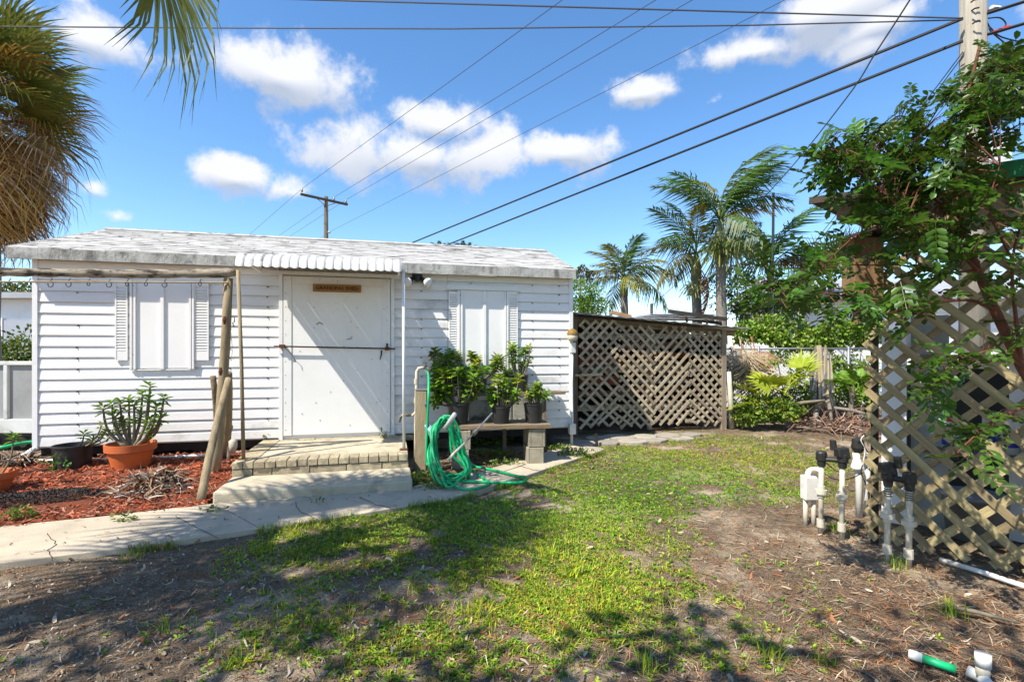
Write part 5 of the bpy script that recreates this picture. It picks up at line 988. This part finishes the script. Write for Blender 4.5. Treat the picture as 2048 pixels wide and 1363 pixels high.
c = P(1662, 570, 14); fp = empty('palm_tree', Vector((c.x, 14, 0)), 'fan palm with pale grey green fans behind the birdhouse', 'palm'); trunk_tube(fp, (c.x, 14, -.1), c, .10, .08, 'bark_grey')
for (az, el, rl) in ((250, 55, .3), (120, 65, -.5), (30, 50, .4), (190, 35, .2), (330, 40, -.3), (70, 30, .1), (220, 15, .5), (300, 70, 0)): link('frond', random.choice(FANB), fp, aim(c, R(az), R(el), rl, .85))
bs = empty('bush', P(1165, 640, 13), 'bright green bush rising behind the shed right corner', 'bush'); leaf_cloud('foliage', [(*P(1160, 590, 13), .5, .4, .4), (*P(1185, 610, 13), .4, .4, .3), (*P(1150, 625, 13), .6, .4, .4)], 2600, .10, 'leaf_mix', bs, ((.16, .28, .03), (.12, .24, .025), (.2, .3, .05)), .3); MB().tube([Vector((P(1165, 0, 13).x, 13, 0)), P(1165, 620, 13)], .05, 6).build('stem', 'stem', bs)
ep = empty('tree', P(1165, 548, 14.5), 'dark olive tree tip peeking past the shed right eave', 'tree'); leaf_cloud('crown', [(*P(1166, 550, 14.5), .28, .25, .22)], 420, .09, 'leaf_mix', ep, ((.10, .10, .025), (.16, .13, .04)), .4); trunk_tube(ep, Vector((P(1150, 0, 14.5).x, 14.5, 0)), P(1162, 552, 14.5), .05, .03, 'bark_grey')
mass = empty('tree', Vector((6.2, 16.5, 0)), 'dark green tree filling the gap between the palm trunks', 'tree'); leaf_cloud('crown', [(*P(1480, 585, 14.5), .8, .5, .7), (*P(1570, 600, 14.5), .8, .5, .5), (*P(1510, 625, 14.3), .7, .5, .4)], 2600, .14, 'leaf_mix', mass, ((.06, .12, .02), (.09, .16, .025), (.04, .08, .015)), .3, shell=.2); trunk_tube(mass, (6.2, 14.5, 0), P(1490, 600, 14.5), .08, .05, 'bark_grey')
far = empty('tree', P(930, 498, 30), 'thin spiky palm tops showing over the shed ridge', 'tree')
for x in (878, 905, 925, 938): 
    c = P(x, 506, 30)
    for k in range(9): link('frond', FEA[k % 2], far, aim(c, R(k*40), R(random.uniform(20, 80)), 0, .5))
trunk_tube(far, Vector((P(910, 0, 30).x, 30, 0)), P(910, 506, 30), .15, .1, 'bark_grey')

# ------------------------------------------------------------------ fan palm at the left, fan palm overhead
FGR = [fan_frond('frond', m_, 36, .95, .75, 122, .35, .15, .75) for m_ in ('frond_green', 'frond_olive', 'frond_olive')]
FOL = [fan_frond('frond', m_, 36, .95, .7, 115, .6, .2, .62) for m_ in ('frond_olive', 'frond_gold', 'frond_gold', 'frond_olive')]
FBR = [fan_frond('frond', m_, 38, 1.0, .6, 100, .7, .25, .5) for m_ in ('frond_brown', 'frond_brown', 'frond_tan', 'frond_gold', 'frond_brown')]
YL = 8.2; cL = P(-30, 250, YL)
lf = empty('palm_tree', Vector((cL.x, YL, 0)), 'shaggy fan palm with a skirt of brown dead fronds at the left', 'palm'); trunk_tube(lf, (cL.x, YL, -.1), cL, .2, .17, 'bark_grey')
for k in range(170):
    q = (k+.5)/170; az = R(k*137.5+random.uniform(-10, 10)); c = cL+Vector((0, 0, .75-1.5*q**1.1))
    el = R(62-150*q**.85+random.uniform(-10, 10)); fam = FGR if q < .18 else (FOL if q < .46 else FBR)
    if q < .5 and q > .22 and random.random() < .2: fam = FGR
    link('frond', random.choice(fam), lf, aim(c, az, max(el, R(-72)), random.uniform(-.5, .5), random.uniform(.85, 1.1)*(1.06 if q > .5 else .98)))
fruit_stalk(lf, cL+Vector((.5, -.9, .8)), 140, .5, ((.35, .3, .06), (.25, .22, .06))); strand = fruit_stalk(lf, cL+Vector((.45, -1.1, -.1)), 120, .45, ((.32, .27, .2), (.22, .18, .13)))
def visible(p): return p.y > .3 and abs((p.x/p.y)*F) < 1045 and -20 < HY-(p.z-CH)/p.y*F < 1380
cO = Vector((-3.85, 1.55, 4.35))
of = empty('palm_tree', Vector((cO.x, cO.y, 0)), 'fan palm whose single green drooping fan hangs at the top left', 'palm'); trunk_tube(of, (cO.x, cO.y, -.1), cO, .2, .17, 'bark_grey')
FDROOP = fan_frond('frond', 'frond_green', 48, 1.12, 1.5, 84, .3, .2, .9)
hub = P(305, -135, 3.3); dv = (hub-cO); 
OFM = link('frond', FDROOP, of, Matrix.Translation(cO) @ Matrix.Rotation(math.atan2(dv.y, dv.x), 4, 'Z'))
def bend_hub():          # the hanging fan: stalk from the crown to the hub, fan bent straight down with split tips
    me = OFM.data; Mi_ = (Matrix.Translation(cO) @ Matrix.Rotation(math.atan2(dv.y, dv.x), 4, 'Z')).inverted(); h = Mi_ @ hub
    rot = Matrix.Rotation(R(72), 4, 'Y')
    for v in me.vertices:
        x = v.co.x
        if x <= 1.5+1e-4 and abs(v.co.y) < .03: q = max(0, x)/1.5; v.co = Vector((h.x*q, v.co.y, h.z*q + .35*math.sin(math.pi*q) + v.co.z))
        else: v.co = h + rot @ (v.co-Vector((1.5, 0, 0)))
bend_hub()
for k in range(26):
    q = (k+.5)/26; az = R(k*137.5); el = R(65-95*q); ok_ = True
    for rr_ in (.8, 1.3, 1.8):
        for da in (-.5, 0, .5):
            p = cO+Vector((math.cos(az+da)*math.cos(el), math.sin(az+da)*math.cos(el), math.sin(el)))*rr_
            if visible(p) or visible(p-Vector((0, 0, .35))): ok_ = False
    if ok_: link('frond', random.choice(FGR), of, aim(cO, az, el, random.uniform(-.4, .4), 1.05))

# ------------------------------------------------------------------ slender tree at the right
def spray(name, n=9, L_=.17, ll=.042, lw=.022):
    t = np.linspace(.22, 1, n); Pp = []; D = []
    for i, q in enumerate(t):
        for sg in ((-1, 1) if i < n-1 else (0,)): Pp.append((L_*q, 0, -.03*q*q)); D.append((.65 if sg else 1, sg*.9, random.uniform(-.15, .1)))
    Pp = np.array(Pp); D = np.array(D); m_ = len(Pp); V, Fc = leaf_arrays(Pp, D, np.tile(np.array([0, 0, 1.]), (m_, 1))+rng.normal(0, .25, (m_, 3)), ll*rng.uniform(.8, 1.15, m_), lw*np.ones(m_), .12, .15)
    w = .0014; i = len(V); V = np.concatenate([V, np.array([(0, -w, 0), (0, w, 0), (L_, w, -.03), (L_, -w, -.03)])]); Fc = np.concatenate([Fc, [[i, i+1, i+2, i+3]]])
    me = np_mesh(name, V, Fc); me.materials.append(MATS['leaf_tree']); return me
SPR = [spray('leaf_spray', n_, L2, l2, w2) for n_, L2, l2, w2 in ((5, .16, .054, .030), (6, .18, .052, .028), (4, .14, .058, .032), (6, .19, .048, .026))]
tr = empty('slender_tree', Vector((3.15, 2.75, 0)), 'slender reddish trunk tree with small glossy leaflets before the shelter', 'tree')
TY = 2.85
tk = [Vector((3.2, 2.75, -.1)), P(2110, 860, 2.8), P(2045, 735, TY), P(1990, 620, TY), P(1955, 540, TY+.02), P(1925, 450, TY+.02), P(1915, 330, TY+.05), P(1935, 200, TY+.1), P(1960, 90, TY+.1)]
MB().tube(catmull(tk, 5), [.034-.026*k/40 for k in range(41)], 9).build('trunk', 'bark_red', tr, smooth=True)
BR = [([(1990, 620, 0), (1940, 600, -.1), (1860, 605, -.2), (1760, 600, -.25), (1640, 585, -.3), (1540, 575, -.3)], .010), ([(1955, 540, 0), (1900, 490, -.1), (1830, 440, -.15), (1760, 380, -.2), (1690, 320, -.2), (1650, 275, -.2)], .010),
      ([(1925, 450, 0), (1850, 380, .1), (1780, 320, .1), (1730, 290, .1)], .008), ([(1915, 330, 0), (1850, 260, .1), (1800, 240, .15)], .008), ([(1920, 350, 0), (1990, 250, -.1), (2050, 170, -.15), (2100, 120, -.2)], .009), ([(1935, 200, .1), (1980, 150, .1), (2040, 110, .05)], .006),
      ([(2045, 735, 0), (1990, 700, -.15), (1930, 720, -.25), (1880, 745, -.3), (1850, 790, -.35)], .008), ([(2045, 735, 0), (2030, 620, -.1), (2025, 520, -.2), (2050, 420, -.3)], .012), ([(1955, 540, 0), (1880, 545, .05), (1800, 530, .05), (1720, 530, .0), (1650, 520, 0)], .008),
      ([(2080, 800, 0), (1990, 840, -.2), (1940, 880, -.25), (1915, 905, -.3)], .008), ([(2025, 520, -.2), (1980, 420, -.3), (2000, 330, -.35)], .007), ([(1860, 605, -.2), (1800, 640, -.25), (1740, 600, -.3)], .005), ([(1830, 440, -.15), (1760, 450, -.2), (1700, 480, -.2), (1620, 560, -.2)], .006)]
spots = []
for pts_, r in BR:
    pp = catmull([P(x, y, TY+d) for x, y, d in pts_], 5); MB().tube(pp, [r*(1-.7*k/(len(pp)-1)) for k in range(len(pp))], 6).build('branch', 'bark_red', tr, smooth=True)
    for k in range(3, len(pp)): spots.append((pp[k], (pp[k]-pp[k-2]).normalized()))
# extra leaf masses (centre px, half size px, depth offset, weight)
LM = [(1760, 340, 120, 80, .05, 1.5), (1690, 310, 60, 55, -.15, .7), (1850, 285, 100, 95, .0, 1.6), (1990, 190, 100, 85, -.05, 1.7), (2010, 130, 60, 40, .05, .7), (1840, 410, 110, 70, .0, 1.4), (1920, 300, 60, 100, .1, 1.0), (1900, 470, 80, 50, .1, .5), (1800, 455, 110, 60, 0, .28), (1610, 575, 120, 50, -.25, .62), (1780, 600, 110, 40, -.2, .3), (1960, 520, 100, 70, -.1, .14), (1890, 770, 60, 40, -.3, .10), (1990, 690, 60, 60, -.25, .05), (1920, 900, 30, 20, -.3, .04), (2040, 470, 40, 90, -.2, .12), (1560, 585, 60, 45, -.3, .3)]
wts = np.array([l[5] for l in LM]); wts /= wts.sum(); total = 900; lst = []
for k in range(total):
    if k % 4 == 0:
        p, d = random.choice(spots); p = p+Vector((random.gauss(0, .04), random.gauss(0, .05), random.gauss(0, .04))); az = math.atan2(d.y, d.x)+random.uniform(-1.2, 1.2)
    else:
        cx_, cy_, hx, hy, d, _ = LM[rng.choice(len(LM), p=wts)]; rr_ = math.sqrt(random.random()); an = random.uniform(0, 6.283); p = P(cx_+hx*rr_*math.cos(an), cy_+hy*rr_*math.sin(an), TY+d+random.gauss(0, .14)); az = random.uniform(0, 6.283)
    lst.append((p, az, R(random.gauss(-5, 28)), random.gauss(0, .45), random.uniform(.72, 1.12)))
tw = MB()
for (p, az, el, rl, s_) in lst:
    b = min(spots, key=lambda q: (q[0]-p).length_squared)[0]
    if .02 < (b-p).length < .6: tw.tube([b, b.lerp(p, .55)+Vector((0, 0, .02)), p], [.0028, .002, .0012], 3, cap=False)
tag(tw.build('twigs', 'bark_red', tr), kind='stuff')
lst.sort(key=lambda q: q[0].y)
for (p, az, el, rl, s_) in lst[:300]: link('leaf_spray', random.choice(SPR), tr, aim(p, az, el, rl, s_))
SV = [np.array([v.co[:] for v in m_.vertices]) for m_ in SPR]; SF = [np.array([pl_.vertices[:] for pl_ in m_.polygons]) for m_ in SPR]; VV = []; FF = []; off = 0
for (p, az, el, rl, s_) in lst[300:]:
    k = random.randrange(4); Mx = np.array(aim(p, az, el, rl, s_)); VV.append(SV[k]@Mx[:3, :3].T+Mx[:3, 3]-np.array(ORG[tr])); FF.append(SF[k]+off); off += len(SV[k])
tag(link('foliage', np_mesh('foliage', np.concatenate(VV), np.concatenate(FF)), tr, None, 'leaf_tree'), kind='stuff')

# broadleaf tree behind the viewer, its shade falls over the near yard
sb = empty('shade_tree', Vector((-3.6, -3.2, 0)), 'broad shade tree standing behind the viewer, seen only by its dappled shade', 'tree')
trunk_tube(sb, (-3.6, -3.2, -.1), (-3.2, -2.4, 4.2), .16, .1, 'bark_grey')
SHB = [(-2.7, -.6, 4.4, .9, .7, .5), (-1.5, -.9, 4.6, .9, .6, .5), (-3.8, -.5, 4.7, .8, .8, .5), (-3.3, -1.9, 4.8, 1.4, .8, .6), (-.4, -1.1, 4.5, .6, .5, .4), (-1.9, .15, 4.5, .5, .35, .35), (-.9, -.2, 4.9, .6, .4, .35), (-4.9, .2, 5.0, .7, .6, .4)]
leaf_cloud('crown', SHB, 1500, .15, 'leaf_mix', sb, ((.07, .13, .02),), .5, shell=.1)
for b in SHB: MB().tube([Vector((-3.3, -2.6, 3.6)), Vector((b[0]*.6-1.3, b[1]*.6-1., 4.1)), Vector(b[:3])], [.06, .035, .012], 6).build('limb', 'bark_grey', sb, smooth=True)

# ------------------------------------------------------------------ poles and wires
fpY = 33.; top = P(652, 393, fpY)
po = empty('utility_pole', Vector((top.x, fpY, 0)), 'distant wooden utility pole with crossarm behind the shed roof', 'utility pole'); MB().tube([Vector((top.x, fpY, -.2)), top], [.19, .13], 10).build('pole', 'far_pole', po, smooth=True)
ca, cb_ = P(601, 388, 31.7), P(695, 409, 33.9); beam('crossarm', ca, cb_, .13, .14, 'far_pole', po)
for x in (634, 672): beam('brace', P(652, 412, fpY-.15), P(x, 397+(x-634)*.23, fpY-.3), .04, .04, 'far_pole', po)
INS = [P(604, 384, 31.75), P(668, 401, 33.2), P(692, 406, 33.8)]
for q in INS: MB().tube([q, q+Vector((0, 0, .1)), q+Vector((0, 0, .22))], [.05, .08, .05], 8).build('insulator', 'ceramic', po, smooth=True)
q = P(659, 464, fpY-.2); MB().tube([q-Vector((.15, 0, 0)), q+Vector((.05, 0, 0))], .07, 8).build('insulator', 'ceramic', po)
def wire(name, pts, r, m_, label, sag=0., n=14):
    pts = [Vector(p) for p in pts]; out = []
    for i in range(len(pts)-1):
        for k in range(n): t = k/n; out.append(pts[i].lerp(pts[i+1], t)-Vector((0, 0, 4*sag*t*(1-t))))
    out.append(pts[-1]); return tag(MB().tube(out, r, 5).build(name, m_, None), label, 'wire')
def ray_at(x, y, z): Y = (z-CH)/((HY-y)/F); return P(x, y, Y)
zi = INS[0].z+.22
def ext(a, b, k): return a+(b-a)*k
for q, (xt, xb, yb_), lab in zip(INS, ((1125, 492, 475), (1312, 545, 480), (1385, 565, 482)), ('thin wire from the left end of the distant crossarm', 'thin wire from the inner insulator of the distant crossarm', 'thin wire from the right end of the distant crossarm')):
    a = q+Vector((0, 0, .22)); wire('power_line', [ext(a, ray_at(xb, yb_, a.z), 1.6), a, ext(a, ray_at(xt, 0, a.z), 1.7)], .011, 'thin_wire', lab)
a = P(658, 464, fpY-.2); wire('power_line', [ext(a, P(632, 483, 36), 2.), a, ext(a, ray_at(1570, 0, a.z), 1.6)], .008, 'thin_wire', 'lowest faint wire leaving the distant pole shaft')
rp = P(1947, 37, 7.6)
pp_ = empty('utility_pole', Vector((rp.x, 7.6, 0)), 'pale wooden utility pole at the upper right behind the tree', 'utility pole'); MB().tube([Vector((rp.x+.02, 7.6, -.2)), Vector((rp.x, 7.6, 4)), Vector((rp.x-.01, 7.6, 8.5))], [.19, .17, .155], 14).build('pole', 'pole_wood', pp_, smooth=True)
for (x, y) in ((1942, 5), (1945, 48), (1943, 22)): q = P(x, y, 7.44); MB().tube([q, q-Vector((.0, .05, 0)), q-Vector((-.05, .07, 0))], .012, 5).build('bolt', 'iron', pp_)
q = P(1982, 18, 7.55); MB().tube([q, q+Vector((.12, 0, 0))], [.05, .04], 8).build('insulator', 'pvc_white', pp_); MB().tube([P(1960, 30, 7.5), P(1995, 18, 7.5)], .03, 6).build('bracket', 'iron', pp_)
MB().tube([P(1985, 66, 7.5), P(2018, 55, 7.5)], [.03, .035], 8).build('orange_splice', 'red_cap', pp_)
c1_ = P(1926, 37, 7.5); e1 = P(810, 491, 21.5); wire('cable', [c1_, ext(c1_, e1, 1.75)], .026, 'cable', 'thick upper cable running from the right pole down behind the shed')
c2_ = P(1926, 82, 7.5); e2 = P(885, 493, 20.5); wire('cable', [c2_, ext(c2_, e2, 1.75)], .026, 'cable', 'thick lower cable running from the right pole down behind the shed')
wire('power_line', [P(1926, 37, 7.5), ext(P(1926, 37, 7.5), ray_at(630, 0, c1_.z-.05), 1.6)], .011, 'thin_wire', 'upper wire from the right pole leaving over the top of the sky')
wire('power_line', [P(1926, 40, 7.5), P(1500, 51, 7.5), P(900, 58, 7.5), P(400, 56, 7.5), P(-200, 52, 7.5)], .010, 'thin_wire', 'long level wire crossing the sky from the right pole to the palm', n=6)
for (y0, y1, lab) in ((30, 0, 'upper black cable leaving the right pole to the right'), (72, 46, 'lower black cable leaving the right pole to the right')): wire('cable', [P(1966, y0, 7.5), P(2150, y1-28, 6.8)], .024, 'cable', lab)
for k, pts_ in enumerate((((1968, 40), (1985, 60), (2005, 75), (2060, 88)), ((1970, 38), (2000, 36), (2012, 50), (1995, 62)), ((1968, 34), (1978, 52), (1985, 66), (2040, 110)))): tag(MB().tube(catmull([P(x, y, 7.5) for x, y in pts_], 5), .010, 5).build('service_wire', 'cable', None), ('drooping black service wire right of the pale pole', 'small looped black jumper wire right of the pale pole', 'black service wire falling steeply right of the pale pole')[k], 'wire')
tag(MB().tube(catmull([P(1905, -140, 5.6), P(1820, 0, 6.2), P(1752, 105, 7.0), P(1690, 200, 8.2), P(1560, 360, 11.5), P(1420, 505, 15.5), P(1303, 612, 20)], 8), .011, 5).build('service_wire', 'thin_wire', None), 'twisted service drop falling across the sky to the far palms', 'wire')
for k, dx in enumerate((0, 8)): tag(MB().tube([P(1926, 104+dx, 7.5), P(1812+dx, 255, 9), P(1640+dx, 470, 11.5), P(1560, 580, 13)], .008, 5).build('service_wire', 'thin_wire', None), ('left of two thin lines dropping from the right pole behind the tree', 'right of two thin lines dropping from the right pole behind the tree')[k], 'wire')
spq = P(1303, 612, 20); tag(MB().tube([Vector((spq.x, 20, -.1)), spq+Vector((0, 0, .1))], .06, 7).build('service_post', 'far_pole', None), 'small distant service post above the lean-to roof', 'post')
q = P(1547, 385, 13.8); tag(MB().tube([Vector((q.x, 13.9, 0)), q], .035, 6).build('antenna_mast', 'galvanized', None), 'slim grey mast rising behind the slim green palm', 'mast')

# ------------------------------------------------------------------ grass, weeds and litter
def inside_walk(x, y):
    f = np.interp(x, [p[0] for p in WALK_FAR], [p[1] for p in WALK_FAR]); nr = np.interp(x, [p[0] for p in WALK_NEAR], [p[1] for p in WALK_NEAR], right=99); return (y > nr) & (y < np.where(x > WALK_FAR[-1][0], 99, f))
def blocked(x, y):
    s = (x-SO.x)*ES.x+(y-SO.y)*ES.y; t = (x-SO.x)*ET.x+(y-SO.y)*ET.y
    nr = np.interp(x, [p[0] for p in WALK_NEAR], [p[1] for p in WALK_NEAR])
    return ((s > -.2) & (s < 6.9) & (t < .0)) | ((s > 6.75) & (t < -.86)) | ((x < WALK_NEAR[-1][0]) & (y > nr+.015*np.sin(x*13)))
def density(x, y):
    e = lambda cx, cy, rx, ry, v: v*np.exp(-(((x-cx)/rx)**2+((y-cy)/ry)**2)**1.5)
    d = e(1.8, 6.9, 2.5, 1.7, 1.35)+e(.6, 5.2, 1.3, .9, 1.25)+e(-.3, 4.2, 1.3, .6, 1.1)+e(-.9, 3.55, 1.0, .5, .95)+e(.2, 3.4, .8, .7, .85)+e(-.4, 2.6, 1.0, .5, .42)+e(2.5, 5.2, .9, .6, .8)+e(.3, 2.9, .5, .4, .3)+e(1.3, 3.1, .8, .6, .14)+e(1.2, 2.3, .6, .3, .14)
    n_ = vnoise(x, y, 3.2, 21)*.42+vnoise(x, y, 9., 22)*.35+vnoise(x, y, 26., 23)*.42
    return np.clip(1.25*d*(.70+1.15*n_)-.08, 0, 1)
def sample(n, x0, x1, y0, y1):
    u = rng.uniform(0, 1, n); y = 1/(1/y0+(1/y1-1/y0)*u); x = rng.uniform(x0, x1, n)*1.0; return x, y      # denser close by
def vis_xy(n, y0, y1, pw=.8):
    y = (y0**(1-pw)+(y1**(1-pw)-y0**(1-pw))*rng.uniform(0, 1, n))**(1/(1-pw)); x = rng.uniform(-1.12, 1.12, n)*y; return x, y
n = 480000; x, y = vis_xy(n, 1.9, 9.6); k = (rng.uniform(0, 1, n) < density(x, y)*1.0) & ~blocked(x, y); x, y = x[k], y[k]; m_ = len(x)
def blades(name, x, y, h, w, pal, label, cat, lean=.7):
    m_ = len(x); a = rng.uniform(0, 6.283, m_); z = gz(x, y); b = np.stack([x, y, z], 1); ln_ = np.abs(rng.normal(0, lean, m_)); d = np.stack([np.cos(a)*ln_, np.sin(a)*ln_, np.ones(m_)], 1); d = unit(d); S = np.stack([-np.sin(a+rng.normal(0, .6, m_)), np.cos(a), np.zeros(m_)], 1)*w[:, None]/2
    mid = b+d*h[:, None]*.55; tip = b+d*h[:, None]; tip[:, :2] += (np.stack([np.cos(a), np.sin(a)], 1)*h[:, None]*.3*ln_[:, None]); tip[:, 2] -= h*.15*ln_; tip[:, 2] = np.maximum(tip[:, 2], z+.004)
    V = np.stack([b-S*.7, b+S*.7, mid+S, mid-S, tip+S*.15, tip-S*.15], 1).reshape(-1, 3); i = np.arange(m_)[:, None]*6
    c = np.array(pal)[rng.integers(0, len(pal), m_)]*rng.uniform(.7, 1.3, (m_, 1)); lush = vnoise(x, y, 2.2, 31)[:, None]; c = c*np.clip(1+.3*lush, .6, 1.35)*np.clip(1+np.array([.45, .05, 0])*vnoise(x, y, 1.4, 33)[:, None], .55, 1.5)
    return tag(link(name, np_mesh(name, V, np.concatenate([i+np.array([[0, 1, 2, 3]]), i+np.array([[3, 2, 4, 5]])]), np.repeat(c, 6, 0)), None, None, 'grass'), label, cat, kind='stuff')
GP = ((.24, .38, .016), (.33, .43, .02), (.14, .27, .015), (.42, .46, .035), (.34, .29, .06), (.24, .19, .08))
blades('lawn_grass', x, y, rng.uniform(.012, .038, m_), rng.uniform(.0028, .0062, m_), GP, 'patchy low green grass covering the yard', 'grass', 1.5)
# tufts
ty = []; 
for (x_, y_) in ((1145, 1150), (1230, 1160), (1100, 1110), (860, 1080), (590, 1072), (700, 1080), (1650, 1320), (1900, 1225), (1210, 1215), (520, 1100), (260, 1118), (960, 1225), (1300, 1335), (1690, 1062), (1670, 1055), (1800, 1135), (330, 1255), (660, 1140), (1550, 1315), (830, 1180), (480, 1330)):
    p = G(x_, y_); mm = random.randint(22, 60); ty.append(np.stack([rng.normal(p.x, .035, mm), rng.normal(p.y, .03, mm)], 1))
ty = np.concatenate(ty); blades('grass_tufts', ty[:, 0], ty[:, 1], rng.uniform(.04, .12, len(ty)), rng.uniform(.003, .006, len(ty)), GP[:4], 'taller tufts of green grass', 'grass', .8)
ex = []
for i in range(3, 9):
    a, b = np.array(WALK_NEAR[i]), np.array(WALK_NEAR[i+1]); m2 = int(700*np.linalg.norm(b-a)); u = rng.uniform(0, 1, (m2, 1)); ex.append(a+(b-a)*u+np.array([.3, -.9])*np.abs(rng.normal(0, .03, (m2, 1)))+np.array([0, .012]))
ex = np.concatenate(ex); k = (vnoise(ex[:, 0], ex[:, 1], 6., 51) > -.25); ex = ex[k]
blades('edge_grass', ex[:, 0], ex[:, 1], rng.uniform(.03, .085, len(ex)), rng.uniform(.003, .0065, len(ex)), GP, 'grass fringe creeping over the walkway edge', 'grass', .9)
# broadleaf weeds
n = 78000; x, y = vis_xy(n, 1.9, 8.2); k = (rng.uniform(0, 1, n) < np.clip(density(x, y)*1.1+.10*np.exp(-(((x+.1)/1.5)**2)-((y-2.5)/.7)**2)*(vnoise(x, y, 7., 41) > 0), 0, 1)*.62) & ~blocked(x, y); x, y = x[k], y[k]; m_ = len(x); rep = 5
a = (np.arange(rep)[None, :]*1.26+rng.uniform(0, 6, m_)[:, None]).ravel(); X = np.repeat(x, rep); Y_ = np.repeat(y, rep); e = rng.uniform(.0, 1.2, m_*rep)
D = np.stack([np.cos(a)*np.cos(e), np.sin(a)*np.cos(e), np.sin(e)], 1); V, Fc = leaf_arrays(np.stack([X, Y_, gz(X, Y_)+.004], 1), D, np.tile(np.array([0, 0, 1.]), (m_*rep, 1))+rng.normal(0, .2, (m_*rep, 3)), rng.uniform(.010, .030, m_*rep), rng.uniform(.006, .014, m_*rep))
c = np.repeat(np.array(((.18, .34, .022), (.30, .43, .028), (.12, .25, .02), (.38, .43, .05)))[rng.integers(0, 4, m_)]*rng.uniform(.7, 1.3, (m_, 1)), rep*6, 0)
tag(link('ground_weeds', np_mesh('ground_weeds', V, Fc, c), None, None, 'grass'), 'small broad leaved weeds spread through the yard', 'weeds', kind='stuff')
# weeds along edges: bench foot, landing corner, lean-to foot, walk edge
blobs_ = [(*G(850, 955, .05), .18, .14, .07), (*G(872, 972, .04), .14, .1, .04), (*G(985, 905, .04), .3, .16, .03), (*G(1010, 925, .04), .22, .08, .03), (*G(1150, 905, .06), .25, .12, .05), (*G(1115, 895, .05), .2, .1, .05), (*G(980, 880, .1), .3, .1, .08), (*G(530, 872, .3), .05, .03, .08), (*G(765, 868, .3), .04, .03, .05), (*G(40, 1030, .06), .12, .08, .06), (*G(250, 1035, .05), .08, .05, .03), (*G(95, 925, .1), .3, .1, .04), (*G(430, 1018, .05), .12, .03, .01), (*G(630, 1000, .05), .1, .02, .01)]
leaf_cloud('edge_weeds', blobs_, 2400, .035, 'leaf_mix', None, ((.11, .2, .03), (.16, .24, .04), (.22, .24, .05)), .6, kind='stuff', shell=.1)['label'] = 'small weeds sprouting along the landing, bench and walkway edges'
bpy.data.objects['edge_weeds']['category'] = 'weeds'
# needles and leaf litter
n = 90000; x, y = vis_xy(n, 1.9, 9.4); d = density(x, y); rt = 1/(1+np.exp(-((x-.35*y+.1)*3.0))); k = (rng.uniform(0, 1, n) < (.13+.82*rt)*(1-.85*d)) & ~blocked(x, y); x, y = x[k], y[k]; m_ = len(x)
scatter_strips('needle_litter', x, y, gz(x, y)+.004, rng.uniform(.025, .10, m_), rng.uniform(.0016, .0045, m_), ((.26, .16, .095), (.34, .24, .145), (.18, .10, .06), (.44, .35, .24), (.12, .085, .06), (.36, .15, .06), (.20, .13, .08)), 'litter', .16, .35, 'brown needles and fine twigs littering the yard', 'litter', .12)
n = 4200; x, y = vis_xy(n, 1.9, 9.0); k = ~blocked(x, y) & (rng.uniform(0, 1, n) < .55); x, y = x[k], y[k]; m_ = len(x)
scatter_strips('fallen_leaves', x, y, gz(x, y)+.006, rng.uniform(.02, .06, m_), rng.uniform(.008, .02, m_), ((.36, .27, .17), (.30, .12, .05), (.22, .15, .09), (.45, .38, .28), (.14, .1, .07)), 'litter', .3, .3, 'scattered dry fallen leaves on the yard', 'litter')
n = 16000; x, y = vis_xy(n, 1.9, 5.0); k = ~blocked(x, y) & (rng.uniform(0, 1, n) < 1/(1+np.exp((x+.2*y-.3)*2.2))); x, y = x[k], y[k]; m_ = len(x)
scatter_strips('gravel_bits', x, y, gz(x, y)+.004, rng.uniform(.006, .02, m_), rng.uniform(.005, .013, m_), ((.30, .26, .20), (.24, .19, .14), (.12, .09, .06), (.40, .36, .30)), 'litter', .6, .3, 'pale gravel and bark bits in the bare soil', 'gravel')
n = 900; x = rng.uniform(-3.6, 1.1, n); y = rng.uniform(2.6, 7., n); k = inside_walk(x, y); x, y = x[k], y[k]; m_ = len(x)
scatter_strips('walk_debris', x, y, np.full(m_, .040), rng.uniform(.012, .05, m_), rng.uniform(.003, .012, m_), ((.12, .09, .06), (.2, .14, .09), (.3, .13, .06)), 'litter', .08, .3, 'twigs and leaf bits on the walkway', 'litter')
n = 2200; s_ = rng.uniform(4.3, 6.6, n); t_ = rng.uniform(.02, 1.5, n); x = SO.x+ES.x*s_+ET.x*t_; y = SO.y+ES.y*s_+ET.y*t_; k = ~inside_walk(x, y); x, y = x[k], y[k]; m_ = len(x)
scatter_strips('bench_litter', x, y, gz(x, y)+.008, rng.uniform(.02, .08, m_), rng.uniform(.004, .015, m_), ((.2, .12, .07), (.3, .15, .09), (.12, .09, .06), (.38, .3, .2)), 'litter', .2, .3, 'dry leaf litter under and before the plant bench', 'litter')
